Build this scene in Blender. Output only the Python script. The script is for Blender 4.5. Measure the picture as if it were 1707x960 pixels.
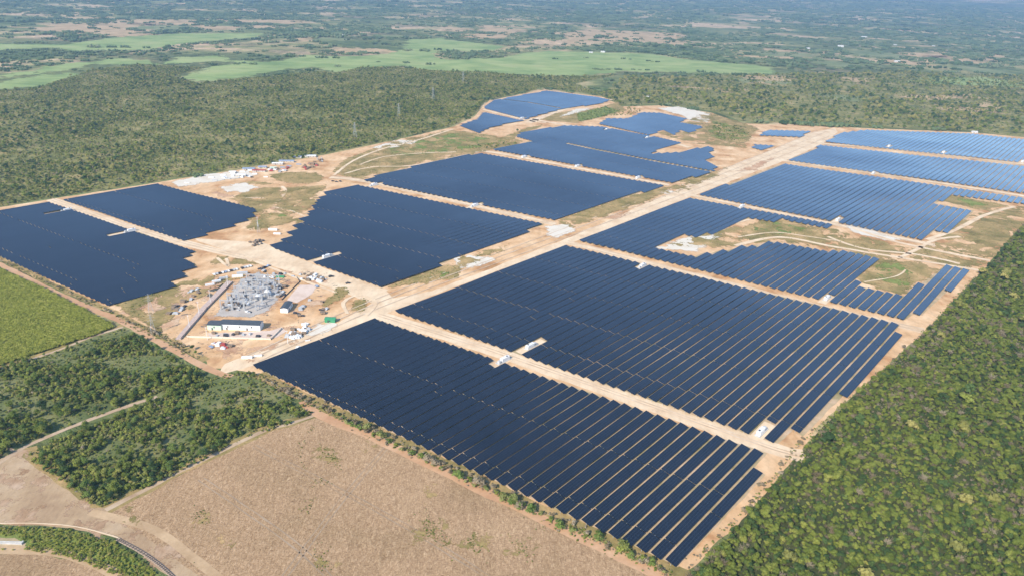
import bpy, math, random
import numpy as np
from mathutils import Matrix, Vector
random.seed(7); RNG = np.random.default_rng(7)
sc = bpy.context.scene
for o in list(bpy.data.objects): bpy.data.objects.remove(o)

# ------------------------------------------------------------------ camera (site plane is z = 0)
H = 280.0; F = 1184.0; CX, CY = 853.5, 480.0
RW = np.array([[0.99926647, 0.03829524, 0.0], [0.01527913, -0.39868986, 0.91695853], [0.03511515, -0.91628591, -0.39898253]])
cam_d = bpy.data.cameras.new('camera'); cam = bpy.data.objects.new('camera', cam_d); sc.collection.objects.link(cam)
cam_d.sensor_width = 36; cam_d.lens = F / 1707 * 36; cam_d.clip_start = 1; cam_d.clip_end = 90000
M3 = np.column_stack([RW[:, 0], -RW[:, 1], -RW[:, 2]])
mw = Matrix([list(M3[i]) + [0] for i in range(3)] + [[0, 0, 0, 1]]); mw.translation = Vector((0, 0, H))
cam.matrix_world = mw; sc.camera = cam

# ------------------------------------------------------------------ light
SUN_EL, SUN_AZ = 36.0, 236.0           # azimuth of the sun, degrees counter-clockwise from +X
w = bpy.data.worlds.new('World'); sc.world = w; w.use_nodes = True
nt = w.node_tree; bg = nt.nodes['Background']; sky = nt.nodes.new('ShaderNodeTexSky'); sky.sky_type = 'NISHITA'
sky.sun_disc = False; sky.sun_elevation = math.radians(SUN_EL); sky.sun_rotation = math.radians(90 - SUN_AZ)
sky.altitude = 300; sky.air_density = 1.0; sky.dust_density = 0.1; sky.ozone_density = 3.0
nt.links.new(sky.outputs[0], bg.inputs[0]); bg.inputs[1].default_value = 0.15
sl = bpy.data.lights.new('sun', 'SUN'); sl.energy = 4.2; sl.angle = math.radians(0.53); sl.color = (1.0, 0.93, 0.83)
so = bpy.data.objects.new('sun', sl); sc.collection.objects.link(so)
sd = Vector((math.cos(math.radians(SUN_AZ)) * math.cos(math.radians(SUN_EL)), math.sin(math.radians(SUN_AZ)) * math.cos(math.radians(SUN_EL)), math.sin(math.radians(SUN_EL))))
so.rotation_euler = sd.to_track_quat('Z', 'Y').to_euler(); so.location = (0, 0, 500)
sc.view_settings.view_transform = 'Standard'; sc.view_settings.look = 'None'; sc.view_settings.gamma = 1
sc.view_settings.use_curve_mapping = False; sc.view_settings.exposure = 0.70
sc.render.engine = 'CYCLES'
sc.cycles.use_denoising = True; sc.cycles.max_bounces = 6; sc.cycles.diffuse_bounces = 2; sc.cycles.glossy_bounces = 2
sc.cycles.transparent_max_bounces = 12; sc.cycles.volume_bounces = 0; sc.cycles.use_adaptive_sampling = False
HAZE = 0.95e-4

# ------------------------------------------------------------------ helpers
COL = sc.collection
def at(px, py, z=0.0):
    d = RW @ np.array([px - CX, py - CY, F]); t = (z - H) / d[2]
    return (d[0] * t, d[1] * t)
def ats(pts, z=0.0): return [at(p[0], p[1], z) for p in pts]
def tag(o, label=None, cat=None, group=None, kind=None):
    if label: o['label'] = label
    if cat: o['category'] = cat
    if group: o['group'] = group
    if kind: o['kind'] = kind
    return o
def link(name, me, mat=None, parent=None, loc=None):
    o = bpy.data.objects.new(name, me)
    if mat is not None and me is not None:
        for m in (mat if isinstance(mat, (list, tuple)) else [mat]):
            if len(me.materials) < (len(mat) if isinstance(mat, (list, tuple)) else 1): me.materials.append(m)
    if loc is not None: o.location = loc
    COL.objects.link(o)
    if parent is not None: o.parent = parent
    return o
def mesh(name, v, f, smooth=False):
    me = bpy.data.meshes.new(name); me.from_pydata([tuple(map(float, p)) for p in v], [], f); me.update()
    if smooth: me.polygons.foreach_set('use_smooth', [True] * len(me.polygons))
    return me
def empty(name, x, y, z=0, rz=0):
    o = bpy.data.objects.new(name, None); o.location = (x, y, z); o.rotation_euler = (0, 0, rz); o.empty_display_size = 1
    COL.objects.link(o); return o
def inside(P, poly):
    P = np.asarray(P, float).reshape(-1, 2); r = np.zeros(len(P), bool); n = len(poly)
    x, y = P[:, 0], P[:, 1]; j = n - 1
    for i in range(n):
        xi, yi = poly[i]; xj, yj = poly[j]
        if yi != yj:
            c = ((yi > y) != (yj > y)) & (x < (xj - xi) * (y - yi) / (yj - yi) + xi); r ^= c
        j = i
    return r
def dist_poly(P, poly, closed=True):
    P = np.asarray(P, float).reshape(-1, 2); d = np.full(len(P), 1e9)
    n = len(poly)
    for i in range(n if closed else n - 1):
        a = np.array(poly[i]); b = np.array(poly[(i + 1) % n]); ab = b - a; L = max(ab @ ab, 1e-9)
        t = np.clip(((P - a) @ ab) / L, 0, 1); q = a + t[:, None] * ab; d = np.minimum(d, np.hypot(*(P - q).T))
    return d
_g = np.random.default_rng(99).random((256, 256))
def vnoise(x, y, s, o=0):                        # smooth value noise 0..1
    x = np.asarray(x, float) / s + 37.3 * o; y = np.asarray(y, float) / s + 91.7 * o
    xi = np.floor(x).astype(int); yi = np.floor(y).astype(int); fx = x - xi; fy = y - yi
    fx = fx * fx * (3 - 2 * fx); fy = fy * fy * (3 - 2 * fy); g = lambda a, b: _g[a % 256, b % 256]
    return (g(xi, yi) * (1 - fx) + g(xi + 1, yi) * fx) * (1 - fy) + (g(xi, yi + 1) * (1 - fx) + g(xi + 1, yi + 1) * fx) * fy
def fbm(x, y, s, o=0): return (vnoise(x, y, s, o) * .55 + vnoise(x, y, s / 2.1, o + 1) * .28 + vnoise(x, y, s / 4.3, o + 2) * .17)

# ---- node materials
def mat(name, rough=0.9, spec=0.2):
    m = bpy.data.materials.new(name); m.use_nodes = True; n = m.node_tree; b = n.nodes['Principled BSDF']
    b.inputs['Roughness'].default_value = rough; b.inputs['Specular IOR Level'].default_value = spec
    return m, n, b
def N(n, t, **k):
    x = n.nodes.new(t)
    for a, v in k.items(): setattr(x, a, v)
    return x
def pos(n): return N(n, 'ShaderNodeNewGeometry').outputs['Position']
def noise(n, vec, scale, detail=4, rough=.6, dist=0.0, off=0.0, stretch=None, rot=0):
    mp = N(n, 'ShaderNodeMapping'); mp.inputs['Location'].default_value = (off, off * 1.7, 0)
    if stretch: mp.inputs['Scale'].default_value = stretch
    mp.inputs['Rotation'].default_value = (0, 0, rot)
    n.links.new(vec, mp.inputs['Vector'])
    t = N(n, 'ShaderNodeTexNoise'); t.inputs['Scale'].default_value = scale; t.inputs['Detail'].default_value = detail
    t.inputs['Roughness'].default_value = rough; t.inputs['Distortion'].default_value = dist
    n.links.new(mp.outputs[0], t.inputs['Vector']); return t.outputs['Fac']
def ramp(n, fac, stops):
    r = N(n, 'ShaderNodeValToRGB'); e = r.color_ramp.elements
    while len(e) > 1: e.remove(e[-1])
    e[0].position = stops[0][0]; e[0].color = (*stops[0][1], 1)
    for p, c in stops[1:]:
        q = e.new(p); q.color = (*c, 1)
    n.links.new(fac, r.inputs[0]); return r.outputs[0]
def mix(n, fac, a, b, mode='MIX'):
    m = N(n, 'ShaderNodeMix', data_type='RGBA', blend_type=mode)
    for s, v in ((m.inputs[0], fac), (m.inputs[6], a), (m.inputs[7], b)):
        if isinstance(v, (int, float)): s.default_value = v
        elif isinstance(v, tuple): s.default_value = (*v, 1)
        else: n.links.new(v, s)
    return m.outputs[2]
def bump(n, b, h, dist, st=1.0):
    x = N(n, 'ShaderNodeBump'); x.inputs['Distance'].default_value = dist; x.inputs['Strength'].default_value = st
    n.links.new(h, x.inputs['Height']); n.links.new(x.outputs[0], b.inputs['Normal'])
def solid(name, c, rough=.7, spec=.3, var=.12, metal=0.0, scale=1.0):
    m, n, b = mat(name, rough, spec); f = noise(n, pos(n), scale, 3)
    n.links.new(ramp(n, f, [(.3, tuple(x * (1 - var) for x in c)), (.7, tuple(min(1, x * (1 + var)) for x in c))]), b.inputs['Base Color'])
    b.inputs['Metallic'].default_value = metal; return m
def soil(name, stops, big=.01, fine=.35, streak=None, bh=.25, fineamt=.35, rot=0):
    m, n, b = mat(name, .95, .1); p = pos(n)
    a = noise(n, p, big, 6, .62, .3); c = ramp(n, a, stops)
    f = noise(n, p, fine, 5, .7, 0, 3.0, streak, rot); g = ramp(n, f, [(.25, (.55, .55, .55)), (.5, (1, 1, 1)), (.75, (1.35, 1.35, 1.35))])
    n.links.new(mix(n, fineamt, c, mix(n, 1.0, c, g, 'MULTIPLY')), b.inputs['Base Color'])
    bump(n, b, f, bh); return m
SAND = soil('dirt_pale', [(.25, (0.347, 0.224, 0.093)), (.36, (0.469, 0.241, 0.106)), (.45, (0.612, 0.372, 0.187)), (.56, (0.694, 0.449, 0.246)), (.72, (0.816, 0.578, 0.347))], .028, .16, (1, .5, 1), .1, .5, -.85)
ROADM = soil('dirt_road_surface', [(.3, (0.612, 0.421, 0.251)), (.5, (0.734, 0.549, 0.354)), (.7, (0.816, 0.647, 0.441))], .04, .25, (1, .3, 1), .08, .3, -.85)
PALE = soil('white_gravel', [(.3, (0.640, 0.539, 0.402)), (.55, (0.726, 0.650, 0.531)), (.75, (0.674, 0.599, 0.479))], .05, .5, None, .1, .15)
ORANGE = soil('orange_dirt', [(.3, (0.447, 0.235, 0.121)), (.5, (0.541, 0.316, 0.172)), (.7, (0.611, 0.388, 0.230))], .03, .3, None, .12, .3)
GRAVEL = soil('grey_gravel', [(.3, (0.386, 0.339, 0.288)), (.55, (0.478, 0.426, 0.368)), (.75, (0.534, 0.452, 0.368))], .06, .8, None, .2, .4)
REDE = soil('reddish_earth', [(.3, (0.390, 0.210, 0.120)), (.5, (0.546, 0.330, 0.192)), (.7, (0.676, 0.495, 0.320))], .05, .4, None, .3, .4)
GRASS = soil('dry_grass', [(.25, (0.159, 0.135, 0.045)), (.42, (0.265, 0.205, 0.075)), (.56, (0.397, 0.275, 0.115)), (.7, (0.582, 0.375, 0.180))], .035, .35, None, .5, .6)
GRASSG = soil('green_grass', [(.25, (0.106, 0.149, 0.033)), (.45, (0.166, 0.209, 0.050)), (.62, (0.251, 0.269, 0.077)), (.78, (0.450, 0.389, 0.154))], .045, .35, None, .5, .6)
ROWSOIL = soil('ground_under_panels', [(.3, (0.266, 0.230, 0.102)), (.45, (0.437, 0.331, 0.187)), (.6, (0.570, 0.405, 0.255)), (.75, (0.665, 0.506, 0.340))], .05, .3, None, .1, .3)
SCRUBG = soil('scrub_floor', [(.25, (0.091, 0.102, 0.032)), (.42, (0.167, 0.167, 0.052)), (.56, (0.271, 0.239, 0.087)), (.70, (0.422, 0.311, 0.142))], .02, .3, None, .6, .7)
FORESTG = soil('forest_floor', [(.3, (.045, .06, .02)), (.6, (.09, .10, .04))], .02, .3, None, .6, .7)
FARF = soil('cane_far', [(.28, (0.163, 0.236, 0.080)), (.42, (0.238, 0.308, 0.103)), (.54, (0.312, 0.367, 0.132)), (.68, (0.375, 0.393, 0.161))], .006, .018, (.35, 1.8, 1), 2.5, .6)
BARE = soil('bare_far', [(.3, (0.175, 0.173, 0.068)), (.42, (0.439, 0.303, 0.158)), (.6, (0.557, 0.388, 0.213)), (.75, (0.293, 0.273, 0.113))], .011, .06, None, .5, .5)
CONC = solid('concrete', (.52, .50, .46), .85, .2, .15, 0, .5)
# harvested field: straw on soil
STRAW, n, b = mat('cane_straw', .95, .1); p = pos(n)
a1 = noise(n, p, .8, 6, .8, 1.0, 0, (1, .4, 1), .5); a2 = noise(n, p, .015, 4, .6, .3, 5); a3 = noise(n, p, 1.5, 3, .7, 1.0, 2, (.35, 1, 1), .9)
c = ramp(n, a1, [(.30, (0.138, 0.081, 0.043)), (.43, (0.307, 0.191, 0.103)), (.53, (0.456, 0.299, 0.172)), (.66, (0.721, 0.519, 0.327))])
c = mix(n, .4, c, ramp(n, a3, [(.35, (0.216, 0.133, 0.068)), (.6, (0.626, 0.428, 0.243))]))
c = mix(n, 1.0, c, ramp(n, a2, [(.3, (.82, .80, .74)), (.5, (.98, .94, .9)), (.7, (1.10, 1.08, 1.05))]), 'MULTIPLY')
a4 = noise(n, p, .22, 3, .6, .4, 1, (1, .035, 1), -.72); c = mix(n, 1.0, c, ramp(n, a4, [(.35, (.95, .95, .94)), (.5, (1, 1, 1)), (.65, (1.04, 1.04, 1.04))]), 'MULTIPLY')
n.links.new(c, b.inputs['Base Color']); bump(n, b, a1, .5)
# terrain
TER, n, b = mat('terrain', .95, .1); p = pos(n)
t1 = noise(n, p, .0022, 7, .62, .6); t2 = noise(n, p, .03, 6, .72, .5, 2); t3 = noise(n, p, .0011, 5, .6, .4, 9)
c = ramp(n, t1, [(.30, (0.072, 0.105, 0.037)), (.42, (0.127, 0.156, 0.053)), (.50, (0.206, 0.216, 0.080)), (.545, (0.348, 0.298, 0.133)), (.60, (0.570, 0.402, 0.239))])
c = mix(n, ramp(n, t3, [(.5, (0, 0, 0)), (.62, (.8, .8, .8))]), c, ramp(n, t2, [(.3, (.04, .065, .022)), (.55, (.09, .11, .04)), (.7, (.25, .20, .12))]))
c = mix(n, .75, c, mix(n, 1.0, c, ramp(n, t2, [(.3, (.35, .38, .4)), (.5, (1, 1, 1)), (.7, (1.8, 1.7, 1.6))]), 'MULTIPLY'))
n.links.new(c, b.inputs['Base Color']); bump(n, b, t2, 6.0)
# solar modules: dark glass, thin frame lines from UV in metres
PW = 6.4
PAN, n, b = mat('solar_glass', .10, .5)
uv = N(n, 'ShaderNodeUVMap'); uv.uv_map = 'UVMap'; sx = N(n, 'ShaderNodeSeparateXYZ'); n.links.new(uv.outputs[0], sx.inputs[0])
def line(n, sock, period, width):
    m1 = N(n, 'ShaderNodeMath', operation='MODULO'); n.links.new(sock, m1.inputs[0]); m1.inputs[1].default_value = period
    m2 = N(n, 'ShaderNodeMath', operation='LESS_THAN'); n.links.new(m1.outputs[0], m2.inputs[0]); m2.inputs[1].default_value = width
    return m2.outputs[0]
l1 = line(n, sx.outputs[0], PW / 4, .085); l2 = line(n, sx.outputs[1], 2.3, .05)
mx = N(n, 'ShaderNodeMath', operation='MAXIMUM'); n.links.new(l1, mx.inputs[0]); n.links.new(l2, mx.inputs[1])
pc = noise(n, pos(n), .05, 4, .6)
base = ramp(n, pc, [(.3, (.003, .005, .009)), (.5, (.005, .007, .012)), (.7, (.008, .010, .015))])
n.links.new(mix(n, mx.outputs[0], base, (.05, .06, .075)), b.inputs['Base Color'])
b.inputs['IOR'].default_value = 1.6; b.inputs['Coat Weight'].default_value = .8; b.inputs['Coat Roughness'].default_value = .12; b.inputs['Coat IOR'].default_value = 1.5
STEEL = solid('galvanised_steel', (.50, .50, .49), .55, .5, .1, 0)
WHITE = solid('white_paint', (.80, .79, .76), .55, .4, .06, 0, .7)
DARKROOF = solid('dark_roof_sheet', (.065, .075, .085), .5, .4, .15, 0, .4)
GREENP = solid('green_sheet', (.06, .30, .14), .55, .4, .15)
MINT = solid('mint_wall', (.55, .68, .52), .7, .3, .1)
REDR = solid('red_roof_sheet', (.42, .07, .06), .55, .4, .2)
BLUER = solid('blue_grey_sheet', (.28, .34, .44), .5, .4, .2)
GLASSD = solid('dark_window_glass', (.02, .025, .03), .1, .6, .1)
TYRE = solid('tyre_rubber', (.02, .02, .02), .8, .2, .1)
BROWNM = solid('timber_and_pallets', (.26, .19, .13), .9, .2, .4)
DKM = solid('dark_material', (.06, .06, .065), .7, .3, .3)
BARKM = solid('bark', (.16, .12, .085), .95, .1, .3, 0, 3)

def leafmat(name, cols, sc_=1.0):
    m, n, b = mat(name, .75, .25)
    oi = N(n, 'ShaderNodeObjectInfo'); tc = N(n, 'ShaderNodeTexCoord')
    f = noise(n, tc.outputs['Object'], 1.1 * sc_, 3, .7)
    ad = N(n, 'ShaderNodeMath', operation='MULTIPLY_ADD'); n.links.new(f, ad.inputs[0]); ad.inputs[1].default_value = .9
    a2 = N(n, 'ShaderNodeMath', operation='MULTIPLY_ADD'); n.links.new(oi.outputs['Random'], a2.inputs[0]); a2.inputs[1].default_value = .6; a2.inputs[2].default_value = -.26
    n.links.new(a2.outputs[0], ad.inputs[2])
    k = len(cols) - 1
    n.links.new(ramp(n, ad.outputs[0], [(i / k, c) for i, c in enumerate(cols)]), b.inputs['Base Color'])
    tr = N(n, 'ShaderNodeBsdfTranslucent'); ms = N(n, 'ShaderNodeMixShader'); ms.inputs[0].default_value = .22
    n.links.new(ramp(n, ad.outputs[0], [(i / k, tuple(x * 1.3 for x in c)) for i, c in enumerate(cols)]), tr.inputs[0])
    n.links.new(b.outputs[0], ms.inputs[1]); n.links.new(tr.outputs[0], ms.inputs[2])
    n.links.new(ms.outputs[0], n.nodes['Material Output'].inputs[0]); return m
L_MID = leafmat('leaves_mid_green', [(0.066, 0.094, 0.015), (0.138, 0.176, 0.028), (0.215, 0.248, 0.044), (0.342, 0.342, 0.078)])
L_DARK = leafmat('leaves_dark_green', [(0.027, 0.057, 0.017), (0.055, 0.094, 0.026), (0.088, 0.138, 0.036), (0.127, 0.186, 0.050)])
L_YEL = leafmat('leaves_yellow_green', [(0.137, 0.164, 0.026), (0.219, 0.248, 0.042), (0.309, 0.319, 0.064), (0.420, 0.384, 0.110)])
L_DRY = leafmat('leaves_dry_tan', [(0.149, 0.115, 0.063), (0.253, 0.196, 0.115), (0.356, 0.287, 0.184), (0.483, 0.402, 0.287)])
L_BR = leafmat('leaves_bright_green', [(0.081, 0.134, 0.025), (0.139, 0.196, 0.041), (0.196, 0.253, 0.057), (0.279, 0.323, 0.101)])
L_FAR = leafmat('leaves_far', [(0.058, 0.096, 0.045), (0.106, 0.153, 0.065), (0.164, 0.210, 0.085), (0.308, 0.297, 0.161)], .15)
L_OL = leafmat('leaves_olive', [(0.132, 0.140, 0.039), (0.232, 0.224, 0.057), (0.331, 0.298, 0.085), (0.484, 0.384, 0.139)])
CANE = leafmat('cane_leaves', [(0.192, 0.216, 0.029), (0.288, 0.305, 0.045), (0.393, 0.394, 0.066), (0.614, 0.529, 0.157)])
STUBG = leafmat('weed_leaves', [(0.127, 0.145, 0.044), (0.206, 0.228, 0.063), (0.301, 0.294, 0.101), (0.444, 0.391, 0.164)])

# ------------------------------------------------------------------ ground sheets
LAYER = [0.0]
def ragged(poly, step, amp, seed=0):
    rs = np.random.default_rng(seed + 5); out = []; n = len(poly)
    for i in range(n):
        a = np.array(poly[i]); b = np.array(poly[(i + 1) % n]); L = np.hypot(*(b - a)); k = max(1, int(L / step)); nm = np.array([-(b - a)[1], (b - a)[0]]) / max(L, 1e-6)
        for j in range(k):
            q = a + (b - a) * j / k
            d = (vnoise(q[0], q[1], step * 5, seed) - .5) * 2 * amp + (vnoise(q[0], q[1], step * 1.6, seed + 3) - .5) * amp
            out.append(tuple(q + nm * d * (0.3 if j == 0 else 1)))
    return out
def sheet(name, polys, m, z, step=3.0, amp=1.0, kind='structure', world=False):
    v, f = [], []
    for i, pl in enumerate(polys):
        w_ = pl if world else ats(pl)
        if amp > 0: w_ = ragged(w_, step, amp, i * 7 + len(name))
        from mathutils.geometry import delaunay_2d_cdt
        ov, oe, of, _, _, _ = delaunay_2d_cdt([Vector(q) for q in w_], [], [list(range(len(w_)))], 1, 1e-4)
        s = len(v); v += [(q.x, q.y, z + (i % 7) * .003) for q in ov]; f += [[k + s for k in t_] for t_ in of]
    me = mesh(name, v, f)
    me.update(); o = link(name, me, m)
    for p_ in me.polygons:
        if p_.normal.z < 0: p_.flip()
    return tag(o, kind=kind)
SOFT = {}
def softmat(m, amp, sc_):
    key = (m.name, amp, sc_)
    if key in SOFT: return SOFT[key]
    k = m.copy(); k.name = m.name + '_ragged'; n = k.node_tree; out = n.nodes['Material Output']; src = out.inputs[0].links[0].from_socket
    at_ = N(n, 'ShaderNodeAttribute'); at_.attribute_name = 'edge'; f = noise(n, pos(n), sc_, 5, .72, .4, 11)
    m1 = N(n, 'ShaderNodeMath', operation='MULTIPLY_ADD'); n.links.new(f, m1.inputs[0]); m1.inputs[1].default_value = -6 * amp; n.links.new(at_.outputs['Fac'], m1.inputs[2])
    m2 = N(n, 'ShaderNodeMath', operation='MULTIPLY_ADD'); n.links.new(m1.outputs[0], m2.inputs[0]); m2.inputs[1].default_value = .6; m2.inputs[2].default_value = .6 * 3 * amp; m2.use_clamp = True
    tr = N(n, 'ShaderNodeBsdfTransparent'); ms = N(n, 'ShaderNodeMixShader'); n.links.new(m2.outputs[0], ms.inputs[0]); n.links.new(tr.outputs[0], ms.inputs[1]); n.links.new(src, ms.inputs[2]); n.links.new(ms.outputs[0], out.inputs[0])
    SOFT[key] = k; return k
def soft(name, polys, m, z, amp=5.0, sc_=.09, world=False, cap=1e9):
    from mathutils.geometry import delaunay_2d_cdt
    v, f, e = [], [], []
    for i, pl in enumerate(polys):
        W_ = np.array(pl if world else ats(pl)); d0 = max(np.hypot(*W_.mean(0)) / 900, .6); am = amp * 1.5
        c = W_.mean(0); lo, hi = W_.min(0) - am, W_.max(0) + am; sp = max(2.5 * d0, (hi - lo).max() / 90)
        xs, ys = np.meshgrid(np.arange(lo[0], hi[0], sp), np.arange(lo[1], hi[1], sp)); Q = np.stack([xs.ravel(), ys.ravel()], 1)
        sd_ = dist_poly(Q, W_) * np.where(inside(Q, W_), 1, -1); Q = Q[sd_ > -am - sp * 1.5]; sd_ = sd_[sd_ > -am - sp * 1.5]
        ov, oe, of, ovv, _, _ = delaunay_2d_cdt([Vector(q) for q in Q], [], [], 0, 1e-4); oi = [(a[0] if a else 0) for a in ovv]
        s = len(v); v += [(q.x, q.y, z + (i % 9) * .004) for q in ov]; e += [min(sd_[k], cap) for k in oi]
        for t_ in of:
            P_ = [np.array(ov[k]) for k in t_]
            if max(np.hypot(*(P_[a] - P_[(a + 1) % 3])) for a in range(3)) < sp * 1.6 and max(e[s + k] for k in t_) > -am: f.append([k + s for k in t_])
    me = mesh(name, v, f); a = me.attributes.new('edge', 'FLOAT', 'POINT'); a.data.foreach_set('value', np.array(e, np.float32)); o = link(name, me, softmat(m, amp, sc_))
    for p_ in me.polygons:
        if p_.normal.z < 0: p_.flip()
    return tag(o, kind='structure')
def ribbon(px, width, world=False):
    P = np.array(px if world else ats(px), float)
    # Catmull-Rom resample
    Q = []
    for i in range(len(P) - 1):
        p0 = P[max(i - 1, 0)]; p1 = P[i]; p2 = P[i + 1]; p3 = P[min(i + 2, len(P) - 1)]; k = max(2, int(np.hypot(*(p2 - p1)) / 6))
        for j in range(k):
            t = j / k; Q.append(.5 * ((2 * p1) + (-p0 + p2) * t + (2 * p0 - 5 * p1 + 4 * p2 - p3) * t * t + (-p0 + 3 * p1 - 3 * p2 + p3) * t ** 3))
    Q.append(P[-1]); Q = np.array(Q); T = np.gradient(Q, axis=0); T /= np.linalg.norm(T, axis=1)[:, None] + 1e-9; Nn = np.stack([-T[:, 1], T[:, 0]], 1)
    return Q, T, Nn
def road(name, lines, m, z, amp=.5):
    v, f = [], []
    for li, (px, width) in enumerate(lines):
        Q, T, Nn = ribbon(px, width); s = len(v)
        for i, (q, nn) in enumerate(zip(Q, Nn)):
            a = width / 2 + (vnoise(q[0], q[1], 9, li) - .5) * 2 * amp; b_ = width / 2 + (vnoise(q[0], q[1], 9, li + 8) - .5) * 2 * amp
            v.append((*(q + nn * a), z)); v.append((*(q - nn * b_), z))
            if i: f.append([s + 2 * i - 2, s + 2 * i, s + 2 * i + 1, s + 2 * i - 1])
    me = mesh(name, v, f); o = link(name, me, m)
    for p_ in me.polygons:
        if p_.normal.z < 0: p_.flip()
    return tag(o, kind='structure')

# terrain, flat round the site, rolling hills beyond 5 km
def hgt(x, y):
    r = np.hypot(x, y); t = np.clip((r - 5200) / 9000, 0, 1); t = t * t * (3 - 2 * t)
    t2 = np.clip((r - 11000) / 14000, 0, 1)
    return t * (95 + 130 * (fbm(x, y, 2600, 1) - .35)) + t2 * 330 + np.clip((r - 4800) / 1500, 0, 1) * 18 * fbm(x, y, 600, 4)
ang = np.radians(np.concatenate([np.arange(0, 50, 3.0), np.arange(50, 130, .4), np.arange(130, 360, 3.0)]))
rad = np.concatenate([[1, 300, 900, 1600, 2500, 3500, 4400], np.geomspace(4800, 30000, 110)])
RR, AA = np.meshgrid(rad, ang, indexing='ij'); X = RR * np.cos(AA); Y = RR * np.sin(AA); Z = hgt(X, Y) - .02
nv = len(ang); vs = np.stack([X.ravel(), Y.ravel(), Z.ravel()], 1); fs = []
for i in range(len(rad) - 1):
    for j in range(nv):
        k = (j + 1) % nv; fs.append([i * nv + j, (i + 1) * nv + j, (i + 1) * nv + k, i * nv + k])
fs.append(list(range(nv)))
tag(link('terrain', mesh('terrain', vs, fs, True), TER), kind='structure')

# ---- pixel outlines of the site
SITE = [(-70, 352), (0, 346), (100, 330), (270, 303), (400, 283), (545, 258), (650, 236), (755, 212), (790, 195), (815, 168), (905, 150), (1020, 163), (1035, 178), (1100, 176), (1185, 188), (1235, 206), (1290, 208),
        (1390, 212), (1444, 214), (1620, 221), (1707, 229), (1800, 240), (1800, 330), (1707, 372), (1690, 388), (1645, 443), (1535, 560), (1385, 690), (1345, 738), (1290, 803), (1215, 888), (1150, 948), (1128, 956), (425, 624), (365, 628), (345, 602), (200, 524), (100, 482), (0, 436), (-70, 405)]
SITE_W = ats(SITE)
sheet('site_earth', [SITE], SAND, .02, 4, 1.5)
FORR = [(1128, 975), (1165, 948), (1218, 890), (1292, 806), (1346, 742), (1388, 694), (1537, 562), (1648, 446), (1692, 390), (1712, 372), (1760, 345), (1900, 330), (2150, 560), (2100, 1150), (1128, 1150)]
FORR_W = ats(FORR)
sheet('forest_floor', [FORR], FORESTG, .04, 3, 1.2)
FORL = [(-160, 366), (0, 345), (100, 328), (270, 301), (400, 281), (545, 256), (650, 234), (755, 210), (788, 193), (813, 166), (905, 148), (1000, 158), (960, 140), (1030, 125), (985, 128), (870, 126), (800, 120), (720, 118), (660, 112), (600, 113), (560, 122), (520, 120), (450, 128), (400, 132),
        (330, 140), (290, 128), (340, 113), (230, 108), (150, 118), (60, 148), (0, 152), (-160, 170)]
FORL_W = ats(FORL)
sheet('scrubland', [FORL], SCRUBG, .03, 8, 4)
BACKR = [(1000, 160), (1040, 130), (1300, 125), (1500, 120), (1707, 128), (1850, 135), (1850, 245), (1707, 229), (1620, 220), (1444, 212), (1390, 208), (1290, 205), (1240, 203), (1185, 185), (1100, 174), (1035, 176)]
BACKR_W = ats(BACKR)
sheet('scrub_ground', [BACKR], SCRUBG, .035, 8, 4)
SCR1 = [(-80, 640), (0, 614), (95, 587), (205, 547), (250, 575), (342, 624), (350, 634), (262, 656), (200, 679), (90, 720), (20, 748), (-80, 800)]
SCR2 = [(42, 760), (90, 735), (262, 668), (352, 640), (425, 628), (470, 655), (522, 690), (480, 708), (420, 726), (300, 787), (172, 845), (152, 842), (100, 803), (50, 768)]
SCR3 = [(-60, 735), (0, 733), (14, 748), (0, 764), (-60, 790)]
SCRW = [ats(SCR1), ats(SCR2), ats(SCR3), ats([(275, 650), (345, 628), (400, 620), (428, 624), (425, 632), (352, 646), (275, 668)])]
sheet('thicket_ground', [SCR1, SCR2, SCR3, [(-60, 790), (0, 755), (90, 715), (262, 650), (345, 612), (430, 622), (425, 634), (352, 648), (262, 672), (90, 722), (30, 752), (-60, 788)], [(205, 540), (262, 590), (150, 590), (0, 620), (-80, 645), (-80, 625), (0, 606), (165, 550)]], soil('thicket_grass', [(.25, (.085, .11, .035)), (.45, (.15, .17, .06)), (.6, (.23, .22, .09)), (.75, (.33, .26, .14))], .03, .5, None, .6, .6), .041, 2.5, 1.2)
CANEF = [(-90, 425), (0, 450), (90, 491), (192, 545), (165, 557), (82, 583), (0, 610), (-90, 640)]
CANE_W = ats(CANEF)
sheet('cane_field', [CANEF], GRASSG, .055, 1.6, 1.2)
HARV = [(522, 696), (556, 700), (624, 732), (764, 799), (909, 870), (1066, 945), (1160, 1000), (1160, 1060), (380, 1060), (335, 962), (255, 902), (186, 862), (178, 851), (298, 793), (398, 740), (458, 716)]
HARV2 = [(-90, 925), (40, 922), (120, 932), (165, 950), (200, 975), (200, 1060), (-90, 1060)]
sheet('harvested_field', [HARV, HARV2], STRAW, .06, 2, .5)
BARED = [(-90, 775), (28, 753), (46, 768), (95, 806), (150, 846), (190, 846), (205, 862), (275, 900), (360, 962), (430, 1070), (345, 1070), (285, 965), (240, 925), (190, 893), (120, 879), (0, 873), (-90, 873)]
sheet('dirt_yard', [BARED], soil('tan_dirt', [(.3, (.34, .22, .125)), (.5, (.45, .31, .18)), (.7, (.54, .40, .26))], .03, .4, (1, .4, 1), .15, .35, .4), .045, 3, .8)
VERGE = [(-90, 878), (0, 878), (100, 881), (190, 904), (250, 944), (290, 990), (225, 990), (190, 958), (140, 938), (90, 924), (40, 917), (-90, 920)]
VERGE_W = ats(VERGE)
sheet('green_verge', [VERGE], GRASSG, .058, 2, .6)
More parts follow.
